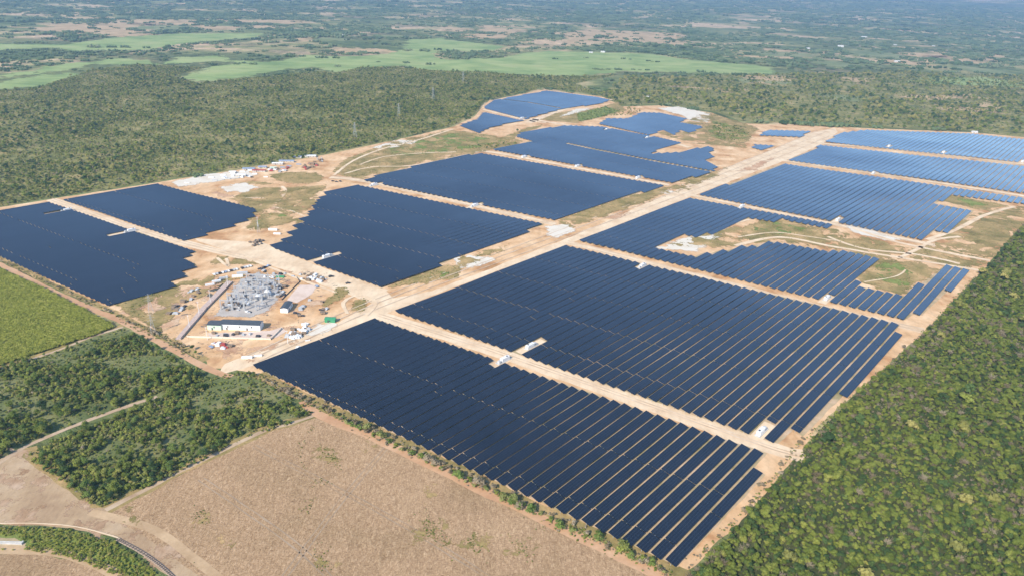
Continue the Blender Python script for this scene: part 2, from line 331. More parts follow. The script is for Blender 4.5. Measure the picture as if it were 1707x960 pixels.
# outer dirt roads and tracks
road('grass_verge', [([(522, 692), (480, 706), (430, 721), (300, 785), (176, 849)], 9), ([(205, 543), (150, 560), (90, 584), (0, 612)], 7), ([(430, 624), (520, 668), (620, 714), (760, 781), (905, 850), (1150, 962)], 10), ([(-60, 408), (0, 431), (100, 480), (200, 526), (262, 556), (345, 600)], 6)], GRASS, .068, 1.6)
OUT = [([(-90, 404), (0, 441), (100, 491), (205, 537), (262, 568), (345, 613), (385, 628)], 6.5), ([(505, 668), (530, 690), (620, 728), (760, 795), (905, 865), (1060, 940), (1200, 1008)], 7.5)]
road('dirt_road', OUT, ORANGE, .075, .8)
soft('rough_yard', [[(-60, 780), (28, 756), (60, 785), (150, 850), (60, 870), (-60, 870)], [(150, 850), (260, 892), (340, 960), (300, 960), (220, 905), (130, 872)]], soil('rough_orange_dirt', [(.3, (.30, .18, .095)), (.5, (.42, .27, .16)), (.7, (.55, .40, .27))], .06, .5, (1, .3, 1), .2, .5, .3), .062, 9, .07, False, -1.0)
sheet('thicket_margin', [[(28, 750), (62, 742), (110, 795), (160, 838), (176, 849), (140, 852), (92, 812), (44, 775)]], GRASS, .0445, 2.5, 1.0)
road('dirt_track', [([(522, 693), (480, 707), (430, 722), (300, 786), (176, 850)], 3.2), ([(-40, 800), (28, 752), (90, 723), (150, 699), (212, 677), (262, 661)], 3.6), ([(205, 545), (150, 562), (90, 586), (0, 614)], 2.6),
     ([(-60, 722), (0, 737), (22, 752)], 2.4)], soil('track_dirt', [(.3, (.38, .25, .15)), (.6, (.55, .41, .27))], .05, .4, None, .1, .3), .085, .5)
road('field_track', [([(330, 800), (480, 905), (560, 980)], .7), ([(340, 796), (490, 900), (572, 980)], .7), ([(640, 745), (560, 840), (470, 960)], .6), ([(646, 748), (567, 843), (480, 960)], .6), ([(420, 745), (640, 860), (830, 975)], .5), ([(426, 741), (648, 856), (842, 975)], .5)], soil('field_rut', [(.3, (.26, .18, .11)), (.6, (.40, .29, .19))], .06, .6, None, .1, .5), .066, .3)
road('wheel_track', [([(150, 853), (250, 880), (330, 935), (420, 1010)], 5.0), ([(-90, 918), (20, 916), (100, 922), (170, 945), (240, 985)], 5.5)], soil('wheel_track_dirt', [(.3, (.40, .26, .14)), (.6, (.55, .38, .22))], .05, .4, None, .1, .3), .09, .4)
# site roads, main corridors
MAINP = [(365, 624), (425, 609), (628, 530), (657, 517), (945, 408), (967, 400), (1150, 329), (1165, 323), (1306, 269), (1315, 266), (1372, 240), (1396, 221), (1392, 214), (1350, 222), (1300, 245), (1230, 272), (1130, 316), (1050, 352), (960, 392), (800, 455), (720, 485), (655, 497), (640, 481), (520, 440), (440, 405), (325, 398), (330, 402), (420, 432), (500, 460), (560, 484), (620, 505), (560, 540), (440, 580), (375, 606)]
sheet('main_dirt_road', [MAINP], ROADM, .07, 3, 1.0)
XR = [([(630, 525), (800, 578), (980, 640), (1150, 699), (1290, 748), (1340, 760)], 15), ([(945, 404), (1110, 446), (1340, 505), (1540, 551)], 12), ([(1150, 325), (1380, 372), (1560, 410)], 12), ([(1306, 268), (1480, 292), (1720, 329), (1800, 342)], 13),
      ([(1372, 240), (1480, 248), (1707, 274), (1800, 285)], 11), ([(550, 296), (610, 303), (760, 336), (925, 374)], 12), ([(790, 254), (820, 254), (960, 280), (1115, 309)], 11), ([(85, 333), (140, 352), (230, 383), (330, 411), (440, 436)], 13), ([(880, 198), (940, 208), (1080, 230), (1150, 246)], 12),
      ([(806, 183), (880, 201), (910, 205)], 10), ([(880, 205), (960, 176), (1020, 166)], 16), ([(455, 425), (540, 452), (640, 487)], 12)]
road('service_road', XR, ROADM, .10, .9)
LN = [([(430 + dx, 603 + dy), (650 + dx, 506 + dy), (945 + dx, 396 + dy), (1150 + dx, 320 + dy), (1300 + dx, 262 + dy), (1385 + dx, 226 + dy)], 1.3) for dx, dy in ((0, 0), (-8, -6), (-22, -8))] + [([(p_[0] + 1, p_[1] - o_) for p_ in l_[0]], 1.1) for l_ in XR[:8] for o_ in (2.2, -1.8)]
road('wheel_ruts', LN, soil('compacted_dirt', [(.3, (.44, .29, .18)), (.5, (.58, .43, .29)), (.7, (.74, .60, .45))], .05, .25, None, .1, .3), .29, .35)
# grass patches inside the site
GP = [[(552, 287), (578, 264), (640, 242), (755, 218), (800, 224), (830, 230), (868, 238), (858, 245), (800, 252), (740, 260), (640, 286), (600, 297), (575, 295)],
      [(387, 329), (407, 320), (447, 312), (470, 312), (467, 327), (460, 331), (423, 331), (400, 332)], [(477, 313), (497, 311), (527, 312), (540, 317), (527, 323), (512, 332), (480, 332), (472, 330)],
      [(397, 336), (423, 333), (458, 332), (453, 338), (430, 343), (407, 342)], [(450, 347), (463, 340), (477, 334), (510, 335), (497, 340), (480, 348), (463, 350)], [(482, 350), (493, 343), (505, 342), (498, 352), (493, 357)],
      [(420, 373), (438, 358), (457, 354), (477, 357), (492, 362), (483, 372), (460, 377), (435, 384), (425, 384)], [(447, 292), (477, 287.5), (505, 287), (527, 289), (540, 295), (533, 303), (513, 307.5), (480, 307), (460, 300)],
      [(395, 305), (422, 302), (458, 306), (447, 309), (423, 308)], [(352, 437), (362, 427), (381, 428), (373, 441), (356, 442)], [(377, 441), (390, 431), (408, 432), (435, 440), (400, 442)], [(344, 480), (377, 464), (404, 457), (406, 462), (379, 472), (352, 481)],
      [(533, 512), (562, 480), (577, 478), (585, 487), (571, 497), (546, 514)], [(582, 513), (597, 498), (613, 497), (617, 510), (600, 522), (583, 518)], [(650, 477), (733, 443), (773, 440), (763, 463), (683, 475)],
      [(930, 367), (1010, 339), (1105, 313), (1118, 318), (1010, 360), (960, 371)], [(1125, 302), (1185, 290), (1200, 292), (1160, 308)], [(1140, 238), (1250, 248), (1230, 243), (1170, 210), (1230, 205), (1260, 222), (1240, 240), (1180, 240)],
      [(900, 200), (930, 188), (1000, 180), (1030, 170), (1045, 185), (1000, 196), (960, 206)], [(1180, 190), (1240, 206), (1265, 216), (1230, 240), (1190, 232), (1170, 215), (1185, 205)], [(830, 232), (880, 213), (905, 208), (900, 213), (870, 222), (855, 236)],
      [(1630, 367), (1657, 363), (1700, 373), (1670, 400), (1657, 413), (1604, 400)], [(1560, 333), (1587, 326), (1670, 341), (1684, 345), (1630, 350)], [(1430, 463), (1457, 433), (1490, 433), (1547, 447), (1530, 473), (1504, 487), (1437, 471)],
      [(1524, 417), (1547, 409), (1564, 420), (1540, 424)], [(1534, 430), (1590, 428), (1640, 441), (1600, 446)], [(1230, 400), (1237, 380), (1270, 367), (1324, 371), (1370, 387), (1384, 399), (1337, 401), (1287, 399)], [(1390, 397), (1424, 397), (1457, 407), (1490, 417), (1437, 418), (1400, 412)],
      [(1150, 395), (1180, 389), (1210, 392), (1190, 410), (1160, 412)][::-1], [(190, 507), (290, 478), (330, 466), (260, 497), (235, 515), (262, 545), (300, 570), (270, 556), (215, 522)]]
soft('grass_patch', GP, GRASS, .13, 4.5, .07)
GP2 = [[(640, 246), (755, 222), (840, 235), (800, 247), (720, 256), (660, 262)], [(960, 190), (1010, 178), (1035, 185), (1005, 195), (965, 203)], [(1190, 200), (1240, 214), (1250, 228), (1215, 236), (1180, 228)], [(430, 372), (450, 358), (475, 359), (465, 368)],
       [(1445, 462), (1465, 438), (1500, 440), (1530, 452), (1510, 476)], [(1270, 372), (1310, 372), (1350, 386), (1300, 392), (1255, 385)], [(1590, 330), (1650, 340), (1620, 345)], [(690, 470), (730, 450), (755, 448), (740, 462)]]
soft('mottled_grass', [[(1120, 410), (1180, 390), (1300, 366), (1385, 382), (1500, 412), (1640, 440), (1600, 449), (1464, 430), (1385, 418), (1290, 402), (1200, 410)], [(1560, 405), (1600, 375), (1625, 355), (1700, 345), (1760, 350), (1690, 390), (1640, 440), (1550, 425)], [(1425, 465), (1464, 431), (1575, 441), (1510, 492), (1432, 470)], [(560, 290), (650, 240), (755, 216), (870, 235), (790, 256), (600, 300)], [(930, 368), (1010, 340), (1110, 312), (1190, 290), (1210, 280), (1130, 318), (1010, 358), (950, 378)], [(655, 476), (760, 438), (840, 410), (800, 432), (690, 476)], [(1180, 188), (1260, 212), (1240, 246), (1180, 242), (1100, 226)], [(195, 508), (300, 472), (350, 462), (330, 500), (262, 545)], [(390, 330), (540, 310), (500, 370), (420, 385)]], GRASS, .30, 13, .04, False, 2.0)
soft('green_grass_patch', GP2, GRASSG, .18, 7, .05)
WP = [[(363, 313), (408, 305), (432, 313), (407, 321), (380, 321)], [(615, 247), (665, 234), (700, 233), (690, 241), (640, 249)], [(753, 433), (783, 425), (823, 432), (810, 443), (783, 449), (765, 446)], [(1095, 181), (1130, 178), (1185, 190), (1180, 205), (1150, 202), (1140, 194)],
      [(910, 378), (950, 374), (960, 384), (925, 398), (912, 392)], [(1090, 318), (1130, 318), (1110, 324)], [(1410, 374), (1450, 382), (1500, 400), (1470, 400), (1420, 388)], [(505, 560), (530, 538), (560, 540), (540, 556), (515, 563)], [(285, 305), (330, 292), (415, 285), (430, 292), (350, 305), (300, 312)],
      [(1095, 414), (1145, 395), (1180, 392), (1215, 378), (1190, 404), (1160, 420), (1120, 418)], [(930, 196), (960, 182), (990, 180), (950, 192)]]
soft('pale_gravel_patch', WP, PALE, .23, 5, .06)
RP = [[(400, 330), (430, 345), (455, 352), (470, 340), (440, 347), (415, 338)], [(230, 515), (262, 494), (330, 478), (370, 472), (340, 492), (300, 502), (262, 520)], [(450, 448), (495, 452), (470, 458)], [(335, 572), (395, 575), (410, 590), (370, 595)], [(1000, 365), (1050, 355), (1030, 366)], [(1230, 285), (1290, 262), (1260, 285)], [(360, 322), (390, 326), (372, 330)]]
soft('red_earth_patch', RP, REDE, .28, 8, .05)
el = lambda x, y, a, b_, r=0.0: [(x + a * math.cos(t) * math.cos(r) - b_ * math.sin(t) * math.sin(r), y + a * math.cos(t) * math.sin(r) + b_ * math.sin(t) * math.cos(r)) for t in np.linspace(0, 2 * math.pi, 15)[:-1]]
soft('rough_earth', [[(345, 555), (480, 545), (540, 500), (530, 470), (440, 450), (395, 460)], [(440, 450), (520, 455), (550, 470), (500, 470)], [(360, 570), (480, 565), (560, 545), (400, 600)], [(205, 512), (300, 490), (360, 465), (340, 505), (265, 548)]], REDE, .12, 12, .06, False, -3.0)
soft('dark_spoil', [[(345, 565), (470, 560), (560, 500), (540, 460), (400, 455)], [(262, 520), (320, 500), (300, 545), (275, 550)], [(265, 545), (300, 562), (335, 590), (262, 556)]], soil('dark_spoil_earth', [(.3, (.16, .12, .09)), (.6, (.30, .23, .17))], .08, .5, None, .3, .4), .13, 12, .09, False, -9.0)
soft('weedy_patch', [el(548, 760, 18, 10, .9), el(722, 878, 20, 8, -.7), el(790, 905, 26, 8, -.3), el(868, 915, 22, 8, -.3), el(335, 862, 10, 6, -.5), el(538, 938, 10, 6), el(700, 895, 16, 6, -.8), el(610, 745, 10, 5, -.5), el(720, 820, 6, 10), el(380, 905, 8, 4), el(215, 862, 14, 3, .7)], GRASS, .09, 7, .16, False, -.5)
TK = [([(470, 311), (476, 318), (470, 328), (455, 342), (445, 348)], 4), ([(397, 331), (430, 330), (465, 332)], 2.5), ([(450, 345), (480, 350), (510, 362)], 3), ([(600, 275), (640, 262), (700, 256), (760, 254)], 4), ([(556, 293), (590, 268), (640, 248), (690, 236), (755, 216)], 5), ([(575, 290), (620, 279), (690, 276), (780, 258)], 4),
      ([(1225, 410), (1300, 396), (1390, 412), (1500, 430), (1640, 452)], 6), ([(1380, 395), (1440, 415), (1530, 425), (1600, 440)], 5), ([(1420, 380), (1480, 400), (1560, 418), (1650, 435)], 7), ([(1545, 400), (1590, 385), (1640, 360), (1690, 345)], 6), ([(1500, 430), (1530, 415), (1560, 400), (1600, 395)], 5),
      ([(1440, 470), (1490, 462), (1510, 450)], 1.8), ([(1200, 380), (1250, 366)], 4), ([(362, 430), (380, 445), (377, 431)], 3), ([(580, 523), (572, 505), (590, 494), (615, 494), (626, 508), (610, 526)], 3.5), ([(410, 425), (440, 442), (560, 488)], 4), ([(1230, 396), (1290, 388), (1340, 394), (1395, 402)], 3)]
road('site_track', TK, ROADM, .33, .7)
GPAD = [[(356, 527), (371, 507), (400, 466), (433, 453), (470, 474), (473, 489), (446, 520), (417, 529)]]
soft('gravel_yard', GPAD, GRAVEL, .14, 2, .2)
sheet('paved_yard', [[(345, 555), (450, 551), (470, 545), (478, 552), (460, 563), (350, 564)], [(478, 500), (500, 475), (530, 475), (520, 490), (495, 505)]], soil('pink_paving', [(.3, (.58, .43, .33)), (.6, (.70, .55, .44))], .08, .5, None, .1, .2), .14, 2, .5)
# far fields
FF = [[(-160, 148), (-160, 160), (0, 150), (60, 146), (145, 121), (60, 127), (0, 138)], [(0, 126), (60, 117), (105, 106), (150, 103), (160, 107), (110, 117), (60, 124), (0, 132)], [(-160, 76), (0, 74), (110, 75), (180, 64), (300, 56), (437, 56), (430, 62), (300, 74), (250, 83), (130, 86), (80, 80), (0, 84), (-160, 88)],
      [(155, 103), (190, 97), (250, 101), (260, 108), (170, 108)], [(265, 108), (300, 96), (370, 93), (400, 106), (350, 113), (300, 132), (340, 136), (420, 128), (460, 118), (520, 112), (560, 120), (600, 116), (660, 109), (720, 118), (870, 125), (930, 128), (1000, 124), (1040, 120), (1290, 124), (1285, 112), (1150, 100), (1080, 90), (920, 86), (880, 88), (835, 97), (750, 100), (720, 94), (730, 84), (800, 84), (845, 78), (740, 66), (680, 66), (670, 84), (620, 93), (560, 95), (510, 92), (460, 104), (400, 102), (330, 104)],
      [(700, 66), (740, 64), (760, 74), (845, 78), (830, 84), (760, 86), (680, 84), (690, 72)], [(1500, 137), (1560, 129), (1640, 129), (1707, 138), (1800, 140), (1707, 146), (1560, 140)]]
soft('green_field', FF, FARF, .10, 26, .018)
BF = [[(55, 52), (110, 38), (250, 45), (262, 51), (200, 62), (150, 55)], [(270, 36), (330, 33), (330, 42), (285, 42)], [(490, 64), (520, 63), (520, 70), (498, 70)], [(940, 56), (1000, 45), (1080, 46), (1150, 60), (1080, 70), (1000, 72), (945, 74)], [(1150, 50), (1200, 32), (1290, 33), (1270, 44), (1210, 60)], [(1055, 30), (1110, 32), (1060, 36)], [(1360, 35), (1390, 33), (1380, 40)], [(1400, 60), (1460, 48), (1440, 60)],
      [(1530, 95), (1560, 86), (1580, 88), (1565, 100)], [(1620, 100), (1660, 92), (1690, 96), (1650, 104)], [(1240, 128), (1320, 126), (1310, 140), (1260, 142)], [(1390, 128), (1450, 132), (1430, 140)], [(1500, 160), (1620, 158), (1640, 164), (1520, 168)], [(1605, 198), (1640, 168), (1652, 168), (1622, 200)], [(800, 38), (860, 33), (1000, 45), (900, 44), (840, 60), (800, 52)]]
rb = random.Random(5); RBF = []
while len(RBF) < 46:
    d_ = rb.uniform(1500, 5000); th = rb.uniform(-.62, .66); x_, y_ = d_ * math.sin(th), d_ * math.cos(th)
    if any(inside([(x_, y_)], p_)[0] or dist_poly([(x_, y_)], p_)[0] < 120 for p_ in [SITE_W, FORL_W] + [ats(q) for q in FF]): continue
    a_, b2 = rb.uniform(.018, .06) * d_, rb.uniform(.015, .05) * d_; RBF.append([(x_ + a_ * math.cos(t) * rb.uniform(.6, 1.2), y_ + b2 * math.sin(t) * rb.uniform(.6, 1.2)) for t in np.linspace(0, 6.28, 12)[:-1]])
RBG = RBF[::3]; RBT = [q for i, q in enumerate(RBF) if i % 3]
soft('bare_field', [ats(q) for q in BF] + RBT, BARE, .14, 45, .012, True)
soft('pasture', RBG, soil('pasture_grass', [(.3, (.13, .16, .06)), (.5, (.22, .24, .10)), (.7, (.32, .29, .15))], .006, .03, None, 1.0, .5), .18, 45, .012, True)

# ------------------------------------------------------------------ solar rows
ROWD = np.array([0.65443853, 0.75611521]); PERP = np.array([ROWD[1], -ROWD[0]]); RANG = math.atan2(ROWD[1], ROWD[0])
PITCH = 0.0298 * H; U0 = -1.632 * H + 3.3; ZP = 1.65; TILT = math.radians(-9.3)
BL = {
 'nearest block': [(425, 612), (628, 533), (1278, 755), (1258, 779), (1276, 791), (1130, 945)],
 'second block from the bottom on the right side': [(660, 520), (945, 410), (1500, 541), (1491, 553), (1505, 558), (1338, 727), (1323, 716), (1296, 739)],
 'block around the sandy bay': [(968, 402), (1150, 330), (1385, 374), (1380, 381), (1317, 369), (1300, 363), (1289, 370), (1252, 364), (1220, 374), (1185, 390), (1177, 388), (1159, 395), (1140, 391), (1093, 414), (1142, 425), (1159, 428), (1175, 421), (1185, 423), (1205, 416), (1211, 418), (1240, 410), (1250, 412), (1275, 405), (1290, 403), (1385, 421), (1400, 417), (1464, 431), (1423, 465), (1432, 468), (1425, 476), (1510, 494), (1576, 441), (1616, 450), (1538, 526), (1525, 523), (1508, 533)],
 'block left of the straight dirt corridor': [(597, 309), (908, 374), (635, 479), (450, 411), (487, 391), (478, 388), (497, 379), (488, 377), (507, 369), (497, 367), (516, 359), (508, 357), (527, 349), (517, 347), (528, 341), (522, 338), (536, 333), (530, 330), (544, 325), (540, 322)],
 'left block beside the dirt yard': [(-70, 365), (0, 352), (78, 337), (328, 420), (303, 430), (328, 442), (302, 452), (310, 458), (285, 470), (293, 477), (183, 510), (0, 428), (-70, 398)],
 'block above the third service road': [(1168, 325), (1305, 273), (1707, 330), (1790, 341), (1790, 352), (1707, 340), (1584, 325), (1559, 340), (1624, 352), (1604, 373), (1594, 380), (1579, 388), (1559, 385), (1538, 400)],
 'wide central block': [(607, 301), (925, 367), (1105, 309), (801, 256), (749, 264), (712, 273), (638, 290)],
 'small left block by the forest edge': [(104, 334), (263, 307), (428, 349), (420, 357), (426, 360), (383, 378), (307, 401)],
 'upper right block': [(1313, 267), (1370, 243), (1707, 277), (1790, 287), (1790, 331), (1707, 322)],
 'central upper block': [(822, 250), (1121, 305), (1187, 287), (1195, 278), (1177, 268), (1192, 262), (1182, 256), (1191, 248), (1180, 244), (1133, 254), (1076, 257), (1135, 238), (1086, 227), (1003, 212), (946, 210), (909, 214), (870, 221), (860, 228), (887, 235), (860, 242)],
 'farthest right block': [(1377, 237), (1400, 222), (1444, 217), (1620, 223), (1707, 233), (1790, 243), (1790, 281), (1707, 271)],
 'upper block with the curved edge': [(998, 207), (1012, 198), (1047, 198), (1069, 188), (1101, 189), (1145, 198), (1133, 204), (1172, 211), (1150, 222), (1135, 217), (1123, 225), (1106, 217), (1081, 225)],
 'farthest left block': [(808, 181), (808, 178), (823, 168), (860, 161), (912, 152), (995, 162), (1017, 167), (998, 174), (951, 179), (936, 182), (884, 196), (877, 199)],
 'small upper left block': [(806, 187), (865, 200), (882, 201), (857, 203), (811, 215), (798, 222), (766, 210), (796, 199)],
 'small outlying block': [(1265, 226), (1280, 217), (1350, 219), (1334, 229)],
 'tiny outlying block': [(1252, 246), (1260, 241), (1294, 243), (1270, 251)]}
# inverter pads: pixel position on the row-facing road edge, side (+1 up the rows, -1 down), block
PADS = [((848, 593), -1, 24, 11), ((868, 582), 1, 26, 12), ((1250, 726), 1, 24, 14), ((1080, 442), -1, 20, 10), ((1374, 503), 1, 20, 12), ((1240, 343), -1, 22, 11), ((1388, 369), 1, 24, 12), ((1462, 289), -1, 20, 14), ((532, 432), 1, 26, 11), ((632, 308), -1, 26, 9), ((800, 342), -1, 24, 10),
        ((127, 351), -1, 34, 8), ((232, 384), -1, 34, 8), ((868, 264), 1, 22, 12), ((959, 280), 1, 22, 12), ((1062, 300), 1, 22, 12), ((1015, 216), -1, 22, 10), ((1085, 230), -1, 20, 10), ((1483, 246), 1, 22, 12), ((1572, 256), 1, 22, 12), ((1706, 272), 1, 22, 12), ((876, 198), -1, 18, 9)]
padr = []
for (px, sgn, L, W) in PADS:
    p = np.array(at(*px)); u, v = p @ PERP, p @ ROWD; u = U0 + round((u - U0) / PITCH) * PITCH; padr.append((u, v, sgn, L, 8.2))
CUTS = [[(943, 240), (1047, 262), (1187, 288)], [(835, 167), (880, 172), (936, 182)]]
CUTW = [ats(c) for c in CUTS]
rows = []
for bi, (bn, poly) in enumerate(BL.items()):
    W_ = np.array(ats(poly, ZP)); U = W_ @ PERP; V = W_ @ ROWD; n_ = len(poly)
    k0 = math.ceil((U.min() - U0) / PITCH); k1 = math.floor((U.max() - U0) / PITCH + .3)
    for k in range(k0, k1 + 1):
        u = U0 + k * PITCH; uu = min(max(u, U.min() + .3), U.max() - .3); cr = []
        for i in range(n_):
            j = (i + 1) % n_
            if (U[i] > uu) != (U[j] > uu): cr.append(V[i] + (V[j] - V[i]) * (uu - U[i]) / (U[j] - U[i]))
        cr.sort(); segs = [[cr[i], cr[i + 1]] for i in range(0, len(cr) - 1, 2)]
        for (pu, pv, sgn, L, Wd) in padr:
            if abs(pu - u) < 2.0:
                a, b_ = (pv - 7, pv + L) if sgn > 0 else (pv - L, pv + 7); out = []
                for s in segs:
                    if b_ <= s[0] or a >= s[1]: out.append(s)
                    else:
                        if a - s[0] > 6: out.append([s[0], a])
                        if s[1] - b_ > 6: out.append([b_, s[1]])
                segs = out
        for cw in CUTW:
            for i in range(len(cw) - 1):
                ua, ub = np.array(cw[i]) @ PERP, np.array(cw[i + 1]) @ PERP
                if min(ua, ub) <= u < max(ua, ub):
                    va, vb = np.array(cw[i]) @ ROWD, np.array(cw[i + 1]) @ ROWD; vc = va + (vb - va) * (u - ua) / (ub - ua); out = []
                    for s in segs:
                        if s[0] < vc < s[1]: out += [[s[0], vc - 4.5], [vc + 4.5, s[1]]]
                        else: out.append(s)
                    segs = out
        for s in segs:
            if s[1] - s[0] > 7: rows.append((bi, bn, k, u, s[0], s[1]))
print('rows', len(rows))
def lie(u, v):
    c = u * PERP + v * ROWD
    return TILT + math.radians(5.0) * (float(vnoise(c[0], c[1], 170, 3)) - .5), 1.3 * (float(vnoise(c[0], c[1], 80, 5)) - .4) + .2 * float(vnoise(c[0], c[1], 30, 7))
def rowmesh(u, v0, v1, org, acc=None):
    """panel tables of one row, coordinates relative to org"""
    V_, F_, UV = acc if acc is not None else ([], [], [])
    TL = 57.5; e = v1; hw = PW / 2
    while e - v0 > 2:
        s = max(v0, e - TL + .5)
        if s - v0 < 4: s = v0
        nseg = max(1, int((e - s) / 11)); jit = math.radians(.5) * (_g[int(u / PITCH) % 256, int(s / 57) % 256] - .5) * 2
        for q in range(nseg):
            a, b_ = s + (e - s) * q / nseg, s + (e - s) * (q + 1) / nseg
            i0 = len(V_)
            for (vv, sg) in ((a, -1), (a, 1), (b_, 1), (b_, -1)):
                tl, zo = lie(u, vv); tl += jit
                pw = (u + sg * hw * math.cos(tl)) * PERP + vv * ROWD; z = ZP + zo + sg * hw * math.sin(tl)
                V_.append((pw[0] - org[0], pw[1] - org[1], z))
            for k in range(4): x, y, z = V_[i0 + k]; V_.append((x, y, z - .07))
            F_ += [[i0, i0 + 1, i0 + 2, i0 + 3], [i0 + 4, i0 + 7, i0 + 6, i0 + 5], [i0, i0 + 4, i0 + 5, i0 + 1], [i0 + 1, i0 + 5, i0 + 6, i0 + 2], [i0 + 2, i0 + 6, i0 + 7, i0 + 3], [i0 + 3, i0 + 7, i0 + 4, i0]]
            L = b_ - a; UV += [(.04, 0), (PW + .04, 0), (PW + .04, L), (.04, L)] + [(.3, .3)] * 20
        e = s - .5
    return V_, F_, UV
def framemesh(u, v0, v1, org):
    V_, F_ = [], []
    def box(ua, ub, va, vb, z0, z1):
        i0 = len(V_)
        for z in (z0, z1):
            for (a, b_) in ((ua, va), (ub, va), (ub, vb), (ua, vb)):
                p_ = a * PERP + b_ * ROWD; V_.append((p_[0] - org[0], p_[1] - org[1], z))
        F_.extend([[i0 + 4, i0 + 5, i0 + 6, i0 + 7], [i0, i0 + 1, i0 + 5, i0 + 4], [i0 + 1, i0 + 2, i0 + 6, i0 + 5], [i0 + 2, i0 + 3, i0 + 7, i0 + 6], [i0 + 3, i0, i0 + 4, i0 + 7]])
    vv = v0 + .8
    while vv < v1:
        zo = lie(u, vv)[1]; box(u - .1, u + .1, vv - .1, vv + .1, 0, ZP + zo - .12); w1 = min(vv + 9.0, v1 - .2); z1 = lie(u, w1)[1]; i0 = len(V_)
        box(u - .09, u + .09, vv, w1, ZP - .30, ZP - .14)
        for q in range(i0, len(V_)):
            x, y, z = V_[q]; end = ((x + org[0]) * ROWD[0] + (y + org[1]) * ROWD[1]) > (vv + w1) / 2; V_[q] = (x, y, z + (z1 if end else zo))
        vv += 9.0
    return V_, F_
def finish_panels(name, V_, F_, UV, m):
    me = mesh(name, V_, F_); ul = me.uv_layers.new(name='UVMap'); ul.data.foreach_set('uv', np.array(UV, np.float32).ravel()); me.materials.append(m); return me
ORD = lambda n: {1: 'first', 2: 'second', 3: 'third'}.get(n, f"{n}{'th' if 10 <= n % 100 <= 20 else {1: 'st', 2: 'nd', 3: 'rd'}.get(n % 10, 'th')}")
def vis(r):
    c = r[3] * PERP + (r[4] + r[5]) / 2 * ROWD; d = np.hypot(np.hypot(*c), H); return (r[5] - r[4]) * PW * H / d ** 3
rows.sort(key=vis, reverse=True)
NIND = 296
BSH = [('nearest block'), 'second block up on the right', 'block around the sandy bay', 'block left of the straight corridor', 'left block beside the dirt yard', 'block above the third service road', 'wide central block', 'small left forest edge block', 'upper right block', 'central upper block', 'farthest right block', 'upper curved block', 'farthest left block', 'small upper left block', 'outlying block', 'tiny outlying block']
ind = sorted(rows[:NIND], key=lambda r: (r[0], r[2], r[4])); rest = rows[NIND:]
cnt = {}
for r in ind: cnt.setdefault(r[0], []).append(r)
for bi, rs in cnt.items():
    us = sorted({r[2] for r in rs}, reverse=True)
    for r in rs:
        k = us.index(r[2]) + 1; same = [q for q in rs if q[2] == r[2]]
        org = r[3] * PERP + r[4] * ROWD
        root = empty('solar_panel_row', org[0], org[1])
        extra = ''
        if len(same) > 1:
            same.sort(key=lambda q: q[4]); i = same.index(r); extra = ', lower piece' if i == 0 else (', upper piece' if i == len(same) - 1 else ', middle piece')
        tag(root, f"{ORD(k)} dark panel row from the right, {BSH[r[0]]}{extra}", 'solar panels', 'solar panel rows of the ' + r[1])
        V_, F_, UV = rowmesh(r[3], r[4], r[5], org)
        link('panels', finish_panels('panels', V_, F_, UV, PAN), None, root)
        V_, F_ = framemesh(r[3], r[4], r[5], org); link('support_frame', mesh('support_frame', V_, F_), STEEL, root)
acc = ([], [], [])
for r in rest: rowmesh(r[3], r[4], r[5], (0, 0), acc)
tag(link('distant_solar_panels', finish_panels('distant_solar_panels', *acc, PAN), None), 'blue solar panel rows filling the far blocks of the solar farm', 'solar panels', None, 'stuff')
sheet('panel_ground', [[tuple(p) for p in ats(poly)] for poly in BL.values()], ROWSOIL, .12, 4, .8, world=True)

